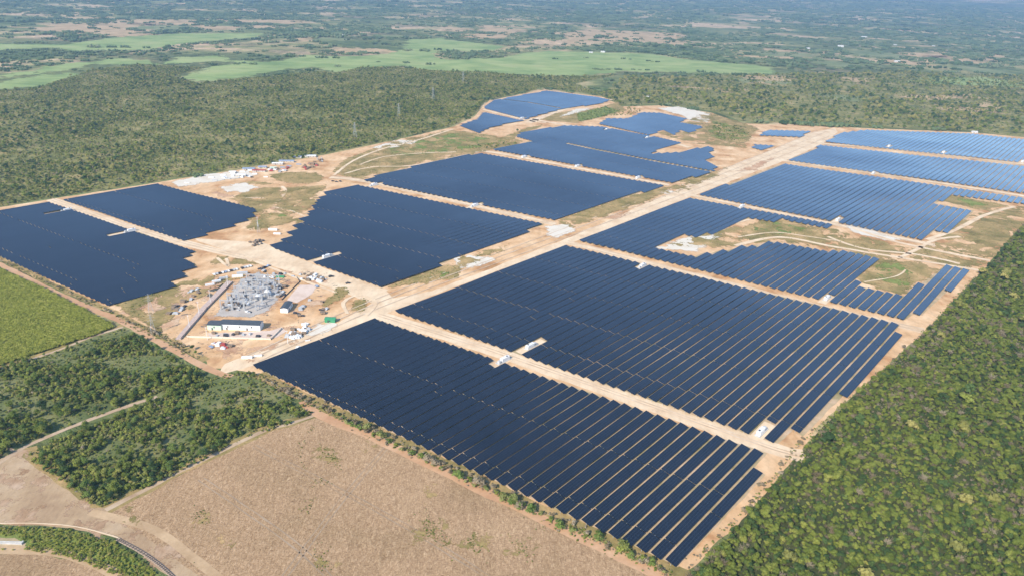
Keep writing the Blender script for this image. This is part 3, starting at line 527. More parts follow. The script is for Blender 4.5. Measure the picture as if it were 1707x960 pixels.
# ------------------------------------------------------------------ boxes and small builders
class MB:
    def __init__(s): s.v, s.f = [], []
    def box(s, x0, x1, y0, y1, z0, z1):
        i = len(s.v); s.v += [(x, y, z) for z in (z0, z1) for x, y in ((x0, y0), (x1, y0), (x1, y1), (x0, y1))]
        s.f += [[i + 3, i + 2, i + 1, i], [i + 4, i + 5, i + 6, i + 7], [i, i + 1, i + 5, i + 4], [i + 1, i + 2, i + 6, i + 5], [i + 2, i + 3, i + 7, i + 6], [i + 3, i, i + 4, i + 7]]; return s
    def bar(s, a, b, t=.1):
        a, b = Vector(a), Vector(b); d = (b - a).normalized(); up = Vector((0, 0, 1)) if abs(d.z) < .9 else Vector((1, 0, 0)); x = d.cross(up).normalized() * t / 2; y = d.cross(x).normalized() * t / 2; i = len(s.v)
        for c in (a, b): s.v += [tuple(c + x + y), tuple(c - x + y), tuple(c - x - y), tuple(c + x - y)]
        s.f += [[i, i + 1, i + 2, i + 3], [i + 7, i + 6, i + 5, i + 4]] + [[i + k, i + 4 + k, i + 4 + (k + 1) % 4, i + (k + 1) % 4] for k in range(4)]; return s
    def cyl(s, x, y, z0, z1, r0, r1=None, n=10):
        r1 = r0 if r1 is None else r1; i = len(s.v)
        for z, r in ((z0, r0), (z1, r1)): s.v += [(x + r * math.cos(2 * math.pi * k / n), y + r * math.sin(2 * math.pi * k / n), z) for k in range(n)]
        s.f += [[i + k, i + (k + 1) % n, i + n + (k + 1) % n, i + n + k] for k in range(n)] + [[i + n + k for k in range(n)], [i + n - 1 - k for k in range(n)]]; return s
    def gable(s, x0, x1, y0, y1, z, h, over=.3):
        i = len(s.v); ym = (y0 + y1) / 2; t = .12
        for dz in (0, t):
            s.v += [(x0 - over, y0 - over, z + dz), (x1 + over, y0 - over, z + dz), (x1 + over, ym, z + h + dz), (x0 - over, ym, z + h + dz), (x1 + over, y1 + over, z + dz), (x0 - over, y1 + over, z + dz)]
        a = i + 6; s.f += [[a, a + 1, a + 2, a + 3], [a + 3, a + 2, a + 4, a + 5], [i + 3, i + 2, i + 1, i], [i + 5, i + 4, i + 2, i + 3], [i, i + 1, a + 1, a], [i + 4, i + 5, a + 5, a + 4], [i + 1, i + 2, a + 2, a + 1], [i + 2, i + 4, a + 4, a + 2], [i + 3, i, a, a + 3], [i + 5, i + 3, a + 3, a + 5]]; return s
    def me(s, name): return mesh(name, s.v, s.f)
    def obj(s, name, m, parent=None, loc=None): return link(name, s.me(name), m, parent, loc)
def copy_tree(o, parent=None):
    c = o.copy(); COL.objects.link(c); c.parent = parent
    for ch in [x for x in o.children]: copy_tree(ch, c)
    return c
def place(o, px, rz=0.0, label=None, group=None, s=1.0):
    x, y = at(*px) if len(px) == 2 else px[:2]; o.location = (x, y, 0); o.rotation_euler = (0, 0, rz); o.scale = (s, s, s)
    if label: o['label'] = label
    if group: o['group'] = group
    return o
used = {}
def get(kind, builder):
    if kind in used: return copy_tree(used[kind])
    used[kind] = builder(); return used[kind]
def wang(p, q):
    a, b_ = np.array(at(*p)), np.array(at(*q)); return math.atan2(*(b_ - a)[::-1])

def b_inverter():
    r = empty('inverter_station', 0, 0); tag(r, cat='inverter station')
    MB().box(-2.2, 2.2, -7.8, 7.8, .02, .35).obj('plinth', CONC, r)
    c = MB().box(-1.5, 1.5, -6.2, 2.8, .352, 3.3)
    for k in range(8): c.box(1.502, 1.56, -6.0 + k * 1.1, -5.5 + k * 1.1, .6, 3.1)
    c = c.obj('container_body', WHITE, r)
    MB().box(-1.3, -.2, -6.27, -6.203, .45, 2.9).obj('door', solid('grey_door', (.55, .56, .57), .5) if 'gd' not in bpy.data.materials else None, c)
    t = MB().box(-1.1, 1.1, 4.0, 6.2, .352, 2.3); t.box(-1.4, -1.15, 4.1, 6.1, .6, 2.0).box(1.15, 1.4, 4.1, 6.1, .6, 2.0).cyl(0, 4.6, 2.3, 2.8, .15).cyl(0, 5.6, 2.3, 2.8, .15)
    t.obj('transformer', STEEL, r); MB().box(-.9, .3, -4.5, -3.3, 3.302, 3.75).obj('roof_vent', DKM, r); return r
INVL = ['lower side of the nearest service road', 'upper side of the nearest service road, mid row', 'right end of the nearest service road', 'second service road, left half', 'second service road, right half', 'third service road, left part', 'third service road, middle', 'fourth service road by the pale notch', 'front left road below the left centre block',
        'top left corner of the left centre block', 'upper edge of the left centre block', 'far left road, upper one', 'far left road, lower one', 'road above the wide central block, leftmost', 'road above the wide central block, middle', 'road above the wide central block, rightmost', 'upper centre road, left one', 'upper centre road, right one', 'farthest right road, left one', 'farthest right road, middle one', 'farthest right road at the picture edge', 'road of the farthest left block']
pads = []
for i, (u, v, sgn, L, W) in enumerate(padr):
    c = u * PERP + (v + sgn * 9.5) * ROWD
    o = get('inv', b_inverter); o.location = (*c, .2); o.rotation_euler = (0, 0, RANG - math.pi / 2 + (math.pi if sgn < 0 else 0)); o.scale = (.95, .95, .95)
    tag(o, f'white inverter container on a pad, {INVL[i]}', None, 'inverter stations along the service roads')
    hw = W / 2; pads.append([tuple((u + a * hw) * PERP + (v + b_ * sgn) * ROWD) for a, b_ in ((-1, -6), (1, -6), (1, L), (-1, L))])
sheet('pale_pad', pads, ROADM, .16, 2, .3, world=True)

BANG = wang((352, 545), (437, 548)); WANG = wang((300, 562), (388, 470))
def b_hall(name, L, D, h, rh, wallm, roofm, nwin=6, nd=2, cat='building'):
    r = empty(name, 0, 0); tag(r, cat=cat)
    wl = MB().box(-L / 2, L / 2, -D / 2, D / 2, 0, h)
    i = len(wl.v); wl.v += [(-L / 2, -D / 2, h), (-L / 2, D / 2, h), (-L / 2, 0, h + rh), (L / 2, -D / 2, h), (L / 2, D / 2, h), (L / 2, 0, h + rh)]; wl.f += [[i + 1, i, i + 2], [i + 3, i + 4, i + 5]]
    wl.obj('wall', wallm, r); MB().gable(-L / 2, L / 2, -D / 2, D / 2, h + .02, rh).obj('roof', roofm, r)
    for k in range(nwin):
        x = -L / 2 + (k + .7) * L / (nwin + .4); MB().box(x - .5, x + .5, -D / 2 - .06, -D / 2 + .02, h * .45, h * .75).obj('window', GLASSD, r)
    for k in range(nd):
        x = -L / 2 + (k + .35) * L / max(nd, 1); MB().box(x - .6, x + .6, -D / 2 - .05, -D / 2 + .03, 0, 2.2).obj('door', DKM, r)
    return r
place(b_hall('control_building', 34, 9, 5.0, 1.3, WHITE, DARKROOF, 3, 2), (403.5, 546), BANG, 'long white control building with a dark grey roof below the substation yard')
place(b_hall('green_building', 11.5, 9, 4.6, 1.3, MINT, DARKROOF, 1, 1), (361, 546.0), BANG, 'pale green building with dark roof at the left end of the long white building')
place(b_hall('switchgear_building', 15, 6.5, 4.2, .8, WHITE, DARKROOF, 2, 1), (478, 515.5), WANG + .0, 'small white building with dark blue roof right of the substation yard')
place(b_hall('green_shed', 9, 5, 3.0, .6, GREENP, GREENP, 1, 1), (551, 535.5), BANG, 'bright green shed beside the main dirt road')

def b_container(m):
    def f():
        r = empty('container', 0, 0); tag(r, cat='container')
        c = MB().box(-6, 6, -1.3, 1.3, .15, 2.75)
        for k in range(14): c.box(-5.8 + k * .86, -5.4 + k * .86, -1.36, -1.302, .25, 2.65)
        c.obj('container_body', m, r); MB().box(6.002, 6.06, -1.15, -.03, .25, 2.6).box(6.002, 6.06, .03, 1.15, .25, 2.6).obj('door', m, r); return r
    return f
CT = [((455, 384.5), .0, 'long white site shed with grey ends below the oval grass patch', 'w', 1.0), ((462, 391), 0, 'white container beside the zigzag edge of the left centre block', 'w', .8),
      ((352, 297), .1, 'white container nearest the left end of the camp', 'w', 1), ((372, 293), .1, 'white cabin in the pale camp yard', 'w', 1), ((388, 290), .1, 'white cabin beside the pale camp yard centre', 'w', 1), ((404, 287), .1, 'white container behind the camp yard', 'w', 1), ((418, 285), .1, 'white container at the right end of the pale camp yard', 'w', 1),
      ((358, 302), .1, 'grey container in front of the camp cabins', 'g', 1), ((380, 299), .1, 'grey container in the second line of camp cabins', 'g', 1), ((425, 290.5), .1, 'white container near the red roofed store', 'w', .9), ((443, 296), .1, 'small white cabin by the camp entrance track', 'w', .8),
      ((312, 306), .1, 'lone white trailer with long shadow left of the camp', 'w', .9), ((471, 280), .1, 'blue grey container behind the pallets in the camp', 'b', 1), ((482, 278), .1, 'blue grey container right of the pallet yard', 'b', 1), ((498, 275), .1, 'blue container near the forest edge of the camp', 'b', 1),
      ((396, 462), .3, 'white site office left of the substation gantries', 'w', 1), ((404, 457), .3, 'grey site office behind the substation gantries', 'g', 1), ((467, 462.5), 0, 'green and white container at the top of the substation', 'n', .8), ((350, 476), .52, 'white trailer on the grass strip by the wall', 'w', .8), ((361, 470), .5, 'white trailer in the middle of the grass strip', 'w', .8), ((373, 464.5), .45, 'grey trailer at the upper end of the grass strip', 'g', .8),
      ((412, 597), .1, 'white tarpaulin covered load by the gate road', 'w', .8), ((430, 594), .3, 'second white covered load by the gate road', 'w', .6), ((513, 568), .4, 'white store box at the right of the laydown', 'w', .4)]
for px, rz, lb, k, s in CT:
    if px[1] < 310 and px[0] < 530: s *= .72
    o = get('ct' + k, b_container({'w': WHITE, 'g': STEEL, 'b': BLUER, 'n': GREENP}[k])); place(o, px, BANG + rz, lb, 'site containers and cabins', s * .85)
# camp buildings
CB = [((415, 283.5), 26, 10, BLUER, 'blue grey roofed workshop at the left of the camp'), ((438, 280.5), 18, 9, BLUER, 'light blue roofed shed in the middle of the camp'), ((432, 286.5), 28, 8, REDR, 'red roofed open store in the camp'), ((463, 274.5), 24, 9, WHITE, 'white roofed shed beside the camp forest edge'), ((478, 270.5), 34, 9, BLUER, 'long blue grey roofed shed under the forest edge'),
      ((456, 282), 14, 9, MINT, 'pale green roofed cabin in the camp'), ((495, 263.5), 22, 10, WHITE, 'white roofed tent near the upper end of the camp'), ((518, 262), 26, 11, WHITE, 'largest white roofed tent at the upper end of the camp'), ((403, 294), 18, 8, WHITE, 'white roofed camp canteen in front of the forest'), ((388, 289), 14, 7, WHITE, 'small white roofed camp cabin next to the canteen')]
TANW = solid('dull_cabin_wall', (.50, .46, .40), .8, .2, .2)
for px, L, D, rm, lb in CB:
    o = b_hall('camp_building', L * .68, D * .75, 2.5, .7, TANW, rm, 3, 1); place(o, px, BANG + .12, lb, 'camp buildings along the forest edge')
# far houses
FH = [((1624, 222), 16, WHITE, 'white house with pale roof beside the top right panel block'), ((1401, 79), 40, WHITE, 'white building cluster house on the far slope, left one'), ((1440, 64), 50, WHITE, 'long white far building below the tan clearing'), ((1470, 64), 22, WHITE, 'far white house right of the long building'), ((1492, 76), 22, WHITE, 'far white house alone in the trees'), ((1347, 82), 24, WHITE, 'far white house left of the white cluster'), ((1556, 78), 22, WHITE, 'far white house above the orange cut'),
      ((985, 89), 22, WHITE, 'far white farm house at the edge of the green cane field, left one'), ((1005, 88), 24, WHITE, 'far white farm house at the edge of the green cane field, right one'), ((573, 60), 20, WHITE, 'far white house among trees left of centre'), ((1496, 50), 30, WHITE, 'tall far white tower block on the hazy plain'), ((1080, 163), 12, WHITE, 'small pale hut in the scrub above the curved block'), ((1495, 104), 30, WHITE, 'far pale house beside the thin road'), ((335, 12), 34, WHITE, 'far pale house on the upper left hills'), ((370, 14), 30, WHITE, 'second far pale house on the upper left hills')]
OFFW = solid('weathered_white_wall', (.62, .60, .56), .8, .2, .15)
for px, L, rm, lb in FH:
    L *= .75; place(b_hall('house', L, L * .5, L * .18 + 1, L * .1, OFFW, OFFW, 3, 1, 'house'), px, random.uniform(-.4, .4), lb, 'far white houses in the trees')

# substation
def b_gantry():
    r = empty('gantry', 0, 0); tag(r, cat='substation gantry'); h = 9.5; Wd = 10
    for sx in (-1, 1):
        x = sx * Wd / 2; m = MB()
        for a in (-.5, .5):
            for b_ in (-.5, .5): m.bar((x + a, b_, 0), (x + a * .5, b_ * .5, h), .16)
        for k in range(6):
            z0, z1 = k * h / 6, (k + 1) * h / 6; q = .5 - .25 * k / 6
            m.bar((x - q, -q, z0), (x + q, -q, z1), .1).bar((x + q, q, z0), (x - q, q, z1), .1).bar((x - q, q, z0), (x - q, -q, z1), .1)
        m.bar((x, 0, h), (x, 0, h + 2.2), .15); m.obj('lattice_leg', STEEL, r)
    m = MB()
    for yy in (-.35, .35):
        for zz in (h - .7, h): m.bar((-Wd / 2, yy, zz), (Wd / 2, yy, zz), .14)
    for k in range(10): x0 = -Wd / 2 + k; m.bar((x0, -.35, h - .7), (x0 + 1, -.35, h), .08).bar((x0, .35, h), (x0 + 1, .35, h - .7), .08)
    m.obj('beam', STEEL, r)
    for x in (-3, 0, 3): MB().cyl(x, -.4, h - 2.3, h - .75, .16, .16, 6).obj('insulator', BLUER, r)
    return r
def b_support():
    r = empty('insulator_stand', 0, 0); tag(r, cat='insulator stand')
    MB().bar((0, 0, 0), (0, 0, 2.6), .35).box(-1.6, 1.6, -.15, .15, 2.6, 2.85).obj('stand', STEEL, r)
    for x in (-1.4, 0, 1.4): MB().cyl(x, 0, 2.86, 4.8, .2, .12, 6).obj('insulator', BLUER, r)
    return r
def b_breaker():
    r = empty('circuit_breaker', 0, 0); tag(r, cat='circuit breaker')
    MB().box(-.9, .9, -.6, .6, .3, 1.8).bar((-.7, 0, 0), (-.7, 0, .3), .2).bar((.7, 0, 0), (.7, 0, .3), .2).obj('cabinet', STEEL, r)
    for x in (-.6, 0, .6): MB().cyl(x, 0, 1.8, 4.4, .22, .16, 6).obj('insulator', DKM, r)
    return r
def b_xfmr():
    r = empty('power_transformer', 0, 0); tag(r, cat='transformer')
    MB().box(-3, 3, -1.6, 1.6, .4, 4.0).obj('tank', WHITE, r); MB().box(-3.6, 3.6, -2.6, 2.6, 0, .398).obj('plinth', CONC, r)
    for k in range(7): MB().box(-2.8 + k * .85, -2.4 + k * .85, -2.5, -1.62, .9, 3.6).obj('radiator', STEEL, r)
    MB().cyl(-2, 1.0, 4.01, 6.0, .25, .15, 8).cyl(0, 1.0, 4.01, 6.0, .25, .15, 8).cyl(2, 1.0, 4.01, 6.0, .25, .15, 8).obj('bushing', BLUER, r)
    m = MB().cyl(0, 0, -1.8, 1.8, .55, .55, 10).obj('conservator', WHITE, r); m.rotation_euler = (0, math.pi / 2, 0); m.location = (0, -.6, 5.0); return r
Pg = ats(GPAD[0]); C0 = np.mean(Pg, axis=0); e1 = np.array([math.cos(BANG), math.sin(BANG)]); e2 = np.array([math.cos(WANG), math.sin(WANG)])
O = np.array(at(384, 518))
def loc(a, b_): return O + e1 * a + e2 * b_
ordn = ['first', 'second', 'third', 'fourth', 'fifth', 'sixth', 'seventh', 'eighth', 'ninth', 'tenth', 'eleventh', 'twelfth', 'thirteenth', 'fourteenth']
for j, bb in enumerate((2, 17, 33, 49, 62)):
    for i in range(3):
        p_ = loc(-4 + i * 10.6 + j * .5, bb)
        if inside([p_], ragged(Pg, 50, 0))[0]:
            o = get('gan', b_gantry); o.location = (*p_, .15); o.rotation_euler = (0, 0, BANG)
            o['label'] = f'steel lattice gantry, {ordn[i]} from left, {ordn[j]} line up from the white building'; o['group'] = 'substation gantries'
k = 0
for j in range(10):
    for i in range(9):
        p_ = loc(-8 + i * 4.6, 5.5 + j * 6.3)
        if inside([p_], Pg)[0] and dist_poly([p_], Pg)[0] > 1.5 and random.random() < .5:
            o = get('sup', b_support) if (i + j) % 3 else get('brk', b_breaker); o.location = (*p_, .15); o.rotation_euler = (0, 0, BANG + random.choice((0, math.pi / 2))); o.scale = (1, 1, random.uniform(.8, 1.3))
            o['label'] = ('grey steel stand with blue grey insulators' if (i + j) % 3 else 'grey cabinet circuit breaker with dark poles') + f', {ordn[i]} in the {ordn[j]} yard line'; o['group'] = 'substation yard equipment'
for px, lb in (((432, 499), 'white power transformer with radiators near the lower right of the yard'), ((447, 492), 'white power transformer with radiators near the right edge of the yard')):
    place(get('xf', b_xfmr), px, BANG, lb, 'power transformers', 1.0)
# perimeter wall left of the substation
def wall(name, pts, h, t, m, label, gap=6.0):
    r = empty(name, *at(*pts[0])); tag(r, label, 'wall'); o0 = np.array(at(*pts[0])); mb = MB(); pb = MB()
    for i in range(len(pts) - 1):
        a = np.array(at(*pts[i])) - o0; b_ = np.array(at(*pts[i + 1])) - o0; L = np.hypot(*(b_ - a)); mb.bar((a[0], a[1], h / 2), (b_[0], b_[1], h / 2), t); nn = int(L / gap)
        d = (b_ - a) / L; s = len(mb.v) - 8
        for q in range(8): mb.v[s + q] = (mb.v[s + q][0], mb.v[s + q][1], 0 if mb.v[s + q][2] < h / 2 else h)
        for k in range(nn + 1): c = a + d * k * L / max(nn, 1); pb.box(c[0] - t * .8, c[0] + t * .8, c[1] - t * .8, c[1] + t * .8, 0, h + .2)
    mb.obj('wall_panel', m, r); tag(pb.obj('wall_posts', m, r), kind='stuff'); return r
PINK = solid('pink_block_wall', (.52, .40, .33), .9, .2, .15, 0, .5)
wall('block_wall', [(301, 566), (345, 515), (388, 471)], 1.7, .35, PINK, 'long pink block wall left of the substation')
wall('concrete_wall', [(312, 562), (452, 566), (470, 548)], 1.5, .25, solid('cream_block_wall', (.68, .60, .48), .9, .2, .1), 'low cream wall in front of the long white building')
wall('mesh_fence', [(470, 500), (500, 470), (495, 463)], 1.0, .2, DKM, 'dark low fence line right of the substation yard')
sheet('storm_channel', [[(291, 566), (301, 566), (387, 470), (379, 467), (336, 512)]], PINK, .16, 2, .2)
# concrete poles
def b_pole():
    r = empty('utility_pole', 0, 0); tag(r, cat='utility pole'); MB().cyl(0, 0, 0, 12, .22, .13, 8).obj('pole', WHITE, r); MB().bar((-1.1, 0, 11.2), (1.1, 0, 11.2), .14).obj('cross_arm', WHITE, r); return r
for px, lb in (((316, 546), 'nearest pale utility pole by the pink wall'), ((332, 523), 'second pale utility pole along the pink wall'), ((351, 503), 'third pale utility pole along the pink wall'), ((380, 478), 'pale utility pole at the upper end of the pink wall'), ((480, 572), 'pale lamp pole beside the main road below the laydown'), ((346, 566), 'pale pole beside the round tree near the gate'), ((430, 378), 'pale pole at the left of the oval grass patch')):
    place(get('pole', b_pole), px, BANG, lb, 'pale utility poles')
# lattice pylons
def b_pylon():
    r = empty('transmission_tower', 0, 0); tag(r, cat='transmission tower'); m = MB(); h = 34
    q = lambda z: 3.2 * (1 - z / h) ** 1.1 + .5
    for i in range(9):
        z0, z1 = h * i / 9, h * (i + 1) / 9; a, b_ = q(z0), q(z1)
        for sx, sy in ((1, 1), (1, -1), (-1, -1), (-1, 1)):
            m.bar((sx * a, sy * a, z0), (sx * b_, sy * b_, z1), .17)
        for k, (s1, s2) in enumerate((((1, 1), (1, -1)), ((1, -1), (-1, -1)), ((-1, -1), (-1, 1)), ((-1, 1), (1, 1)))):
            m.bar((s1[0] * a, s1[1] * a, z0), (s2[0] * b_, s2[1] * b_, z1), .09).bar((s2[0] * a, s2[1] * a, z0), (s1[0] * b_, s1[1] * b_, z1), .09)
    m.obj('lattice_mast', STEEL, r)
    for z, L in ((23, 6.5), (28, 5.2), (32.5, 4)):
        c = MB(); c.bar((-L, 0, z), (L, 0, z), .15).bar((-L, 0, z), (0, 0, z + 1.6), .1).bar((L, 0, z), (0, 0, z + 1.6), .1); c.obj('cross_arm', STEEL, r)
    return r
for px, lb, s in (((592, 231), 'grey lattice pylon in the scrub left of the grass field', 1), ((665, 196), 'second grey lattice pylon going up through the forest', 1), ((722, 166), 'third grey lattice pylon in the far forest', 1), ((772, 137), 'farthest grey lattice pylon near the green fields', 1), ((256, 556), 'grey lattice pylon by the perimeter road at the dirt yard', .62), ((252, 521), 'grey lattice pylon on the pale earth behind the nearest one', .62),
                  ((431, 388), 'thin grey lattice pylon beside the oval grass patch', .5)):
    place(get('pyl', b_pylon), px, .6, lb, 'transmission towers', s * .85)
# vehicles
def b_car(m, kind):
    def f():
        r = empty('parked_car', 0, 0); tag(r, cat='car'); L = 4.6
        body = MB(); pr = [(-2.3, .45), (2.3, .45), (2.3, .95), (1.1, 1.1), (.55, 1.65), (-1.3 if kind == 'suv' else -.4, 1.68), (-2.1 if kind == 'suv' else -.75, 1.12), (-2.3, 1.05)]
        n = len(pr); body.v = [(x, -.9, z) for x, z in pr] + [(x, .9, z) for x, z in pr]; body.f = [list(range(n)), list(range(2 * n - 1, n - 1, -1))] + [[(k + 1) % n, k, n + k, n + (k + 1) % n] for k in range(n)]
        body.obj('body', m, r)
        g = MB(); g.box(-1.2 if kind == 'suv' else -.35, .5, -.93, -.905, 1.12, 1.55).box(-1.2 if kind == 'suv' else -.35, .5, .905, .93, 1.12, 1.55).obj('window', GLASSD, r)
        g = MB(); g.v = [(1.08, -.75, 1.15), (1.08, .75, 1.15), (.62, .7, 1.6), (.62, -.7, 1.6)]; g.v = [(x + .03, y, z + .03) for x, y, z in g.v]; g.f = [[0, 1, 2, 3]]; g.obj('windscreen', GLASSD, r)
        for x in (-1.45, 1.45):
            for y in (-.82, .82):
                wv = MB().cyl(0, 0, -.12, .12, .36, .36, 10).obj('wheel', TYRE, r); wv.rotation_euler = (math.pi / 2, 0, 0); wv.location = (x, y, .36)
        return r
    return f
CARC = [('white', WHITE), ('silver', STEEL), ('black', DKM), ('white', WHITE), ('grey blue', BLUER), ('white', WHITE), ('black', DKM), ('silver', STEEL), ('white', WHITE), ('white', WHITE), ('black', DKM), ('silver', STEEL), ('white', WHITE), ('white', WHITE)]
pa, pb_ = np.array(at(357, 458.5)), np.array(at(417, 444.5)); ca = math.atan2(*(pb_ - pa)[::-1])
for i, (cn, m) in enumerate(CARC):
    if i == 9: continue
    c = pa + (pb_ - pa) * i / 13; o = get('car' + cn + str(i % 2), b_car(m, 'suv' if i % 2 else 'pickup')); o.location = (*c, .1); o.rotation_euler = (0, 0, ca + math.pi / 2 + random.uniform(-.1, .1)); 
    tag(o, f'{cn} {"car" if i % 2 else "pickup"}, {ordn[i]} from left in the parked line behind the substation', None, 'cars parked in a line')
for i, (px, cn, m, lb) in enumerate([((434, 449.5), 'black', DKM, 'black van parked right of the site offices'), ((441, 447), 'black', DKM, 'black pickup behind the site offices'), ((447, 444.5), 'grey blue', BLUER, 'grey blue car behind the site offices'), ((453, 463.8), 'white', WHITE, 'white pickup by the green container'), ((528, 478.5), 'grey blue', BLUER, 'blue grey truck parked on the pale yard'), ((552, 462), 'black', DKM, 'dark pickup driving along the dirt road'),
      ((580, 473), 'black', DKM, 'dark car farther along the dirt road'), ((555, 303), 'black', DKM, 'dark car leftmost of the group by the track junction'), ((561, 304), 'black', DKM, 'dark car in the middle by the track junction'), ((567, 303.2), 'black', DKM, 'dark car rightmost of the group by the track junction'), ((420, 296.5), 'black', DKM, 'dark vehicle by the camp yard entrance'), ((352, 579), 'grey blue', BLUER, 'blue grey van beside the round tree'),
      ((357, 574), 'white', WHITE, 'white car parked beside the gate road materials'), ((364, 576), 'white', WHITE, 'white pickup right of the gate materials'), ((497, 580), 'white', WHITE, 'white car on the main road below the laydown')]):
    o = get('car' + cn + str(i % 2), b_car(m, 'suv' if i % 2 else 'pickup')); place(o, px, random.uniform(0, 3), lb, 'vehicles on the site', 1.15 if i < 6 else 1.0)
    o.location.z = .1
# laydown piles
def b_stack(m, seed):
    def f():
        rs = random.Random(seed); r = empty('material_stack', 0, 0); tag(r, cat='material stack'); mb = MB(); z = 0
        for k in range(rs.randint(2, 4)):
            hh = rs.uniform(.3, .7); a, b_ = rs.uniform(.9, 1.6), rs.uniform(.7, 1.3); x, y = rs.uniform(-.15, .15), rs.uniform(-.15, .15); mb.box(x - a, x + a, y - b_, y + b_, z + .02, z + hh); z += hh + .01
        mb.obj('bundle', m, r); MB().box(-1.2, 1.2, -.9, -.6, -.1, .015).box(-1.2, 1.2, .6, .9, -.1, .015).obj('pallet', BROWNM, r); return r
    return f
AREA = [([(478, 563), (492, 545), (520, 538), (515, 552), (500, 562), (488, 568)], 26, 'laydown beside the main road', 'wwbgw'), ([(500, 457), (530, 458), (545, 467), (530, 472), (500, 466)], 22, 'laydown above the substation', 'wbgwb'), ([(407, 468), (430, 450), (500, 460), (480, 468), (440, 470)], 12, 'yard behind the gantries', 'wkg'),
        ([(500, 278), (524, 270), (530, 276), (510, 284)], 16, 'brown pile area of the camp', 'bbr'), ([(445, 285), (480, 279), (485, 283), (462, 289)], 16, 'middle of the camp', 'wgbr'), ([(524, 266), (540, 262), (536, 272)], 9, 'upper end of the camp', 'gb'), ([(355, 300), (395, 292), (425, 294), (380, 303)], 14, 'pale camp yard', 'wwg'),
        ([(410, 405), (438, 398), (445, 404), (425, 412)], 12, 'bare earth by the left centre block', 'bk'), ([(265, 520), (300, 505), (310, 510), (290, 535)], 14, 'dark earth by the pink wall', 'kbg'), ([(480, 505), (530, 495), (560, 505), (540, 530), (490, 535)], 14, 'bare yard right of the dark fence', 'bkg'), ([(350, 556), (440, 556), (455, 562), (350, 563)], 12, 'paved strip below the long building', 'bgk'), ([(440, 470), (480, 470), (478, 490), (455, 500)], 14, 'right edge of the gantry yard', 'bkg'), ([(300, 490), (340, 480), (335, 495), (305, 505)], 8, 'orange earth left of the pink wall', 'bg'), ([(355, 572), (385, 578), (375, 585)], 8, 'gate road', 'wrb'), ([(385, 495), (430, 500), (420, 522), (370, 522)], 14, 'lower part of the substation yard', 'wgkb')]
CN = {'w': ('white', WHITE), 'b': ('brown', BROWNM), 'g': ('grey', STEEL), 'k': ('black', DKM), 'r': ('red', REDR)}
for ai, (poly, n_, where, cols) in enumerate(AREA):
    W_ = np.array(ats(poly)); lo, hi = W_.min(0), W_.max(0); k = 0
    while k < n_:
        p_ = lo + RNG.random(2) * (hi - lo)
        if not inside([p_], W_)[0]: continue
        c = cols[k % len(cols)]; o = get('st' + c + str(k % 2), b_stack(CN[c][1], k % 2 + ord(c))); s = random.uniform(.8, 1.7) * (1.0 if ai not in (3, 4) and ai != 99 else 1.3); o.location = (*p_, .22 * 1); o.scale = (s, s, s * .8); o.rotation_euler = (0, 0, BANG + random.choice((0, 1.57)) + random.uniform(-.3, .3))
        tag(o, f'{CN[c][0]} bundle of building material on the {where}', None, f'{CN[c][0]} material on the {where}'); k += 1
# railway at the lower left
rq, rt, rn = ribbon([(196, 898), (245, 925), (290, 962), (330, 1010)], 1, False)
rr = empty('railway_track', 0, 0); tag(rr, 'narrow dark railway track curving out of the bottom left edge', 'railway track')
bal = MB(); rail1 = MB(); rail2 = MB(); slp = MB()
for i in range(len(rq) - 1):
    a, b_ = rq[i], rq[i + 1]
    for m_, off in ((rail1, -.5), (rail2, .5)): m_.bar((*(a + rn[i] * off), .42), (*(b_ + rn[i + 1] * off), .42), .12)
    s = len(bal.v); bal.v += [(*(a + rn[i] * 1.2), .08), (*(a + rn[i] * .8), .2), (*(a - rn[i] * .8), .2), (*(a - rn[i] * 1.2), .08), (*(b_ + rn[i + 1] * 1.2), .08), (*(b_ + rn[i + 1] * .8), .2), (*(b_ - rn[i + 1] * .8), .2), (*(b_ - rn[i + 1] * 1.2), .08)]
    bal.f += [[s + k, s + k + 4, s + k + 5, s + k + 1] for k in range(3)]
    for k in range(4): c = a + (b_ - a) * k / 4; slp.bar((*(c + rn[i] * .95), .33), (*(c - rn[i] * .95), .33), .22)
bal.obj('ballast', solid('pale_ballast', (.36, .27, .19), .9, .2, .2, 0, 1), rr); RUST = solid('rusty_rail', (.22, .16, .13), .7, .4, .2); rail1.obj('rail', RUST, rr); rail2.obj('rail', RUST, rr); tag(slp.obj('sleepers', DKM, rr), kind='stuff')
g_ = empty('concrete_trough', *at(10, 905)); tag(g_, 'long narrow white trough on the bare strip at the lower left edge', 'trough'); tw = wang((-20, 905), (42, 906.5)); g_.rotation_euler = (0, 0, tw)
MB().box(-9, 8, -.8, -.5, .06, .9).box(-9, 8, .5, .8, .06, .9).box(-9, 8, -.498, .498, .06, .25).obj('channel', CONC, g_); MB().box(8.002, 8.9, -1, 1, .06, 1.2).obj('end_block', CONC, g_)
road('pale_edge', [([(-90, 872), (0, 872.4), (60, 872.2), (125, 878), (188, 893), (200, 898)], .7)], ROADM, .36, .3)
sheet('bare_strip', [[(-90, 893), (25, 896), (44, 905), (40, 912), (-90, 914)]], PALE if False else ROWSOIL, .075, 2, .4)

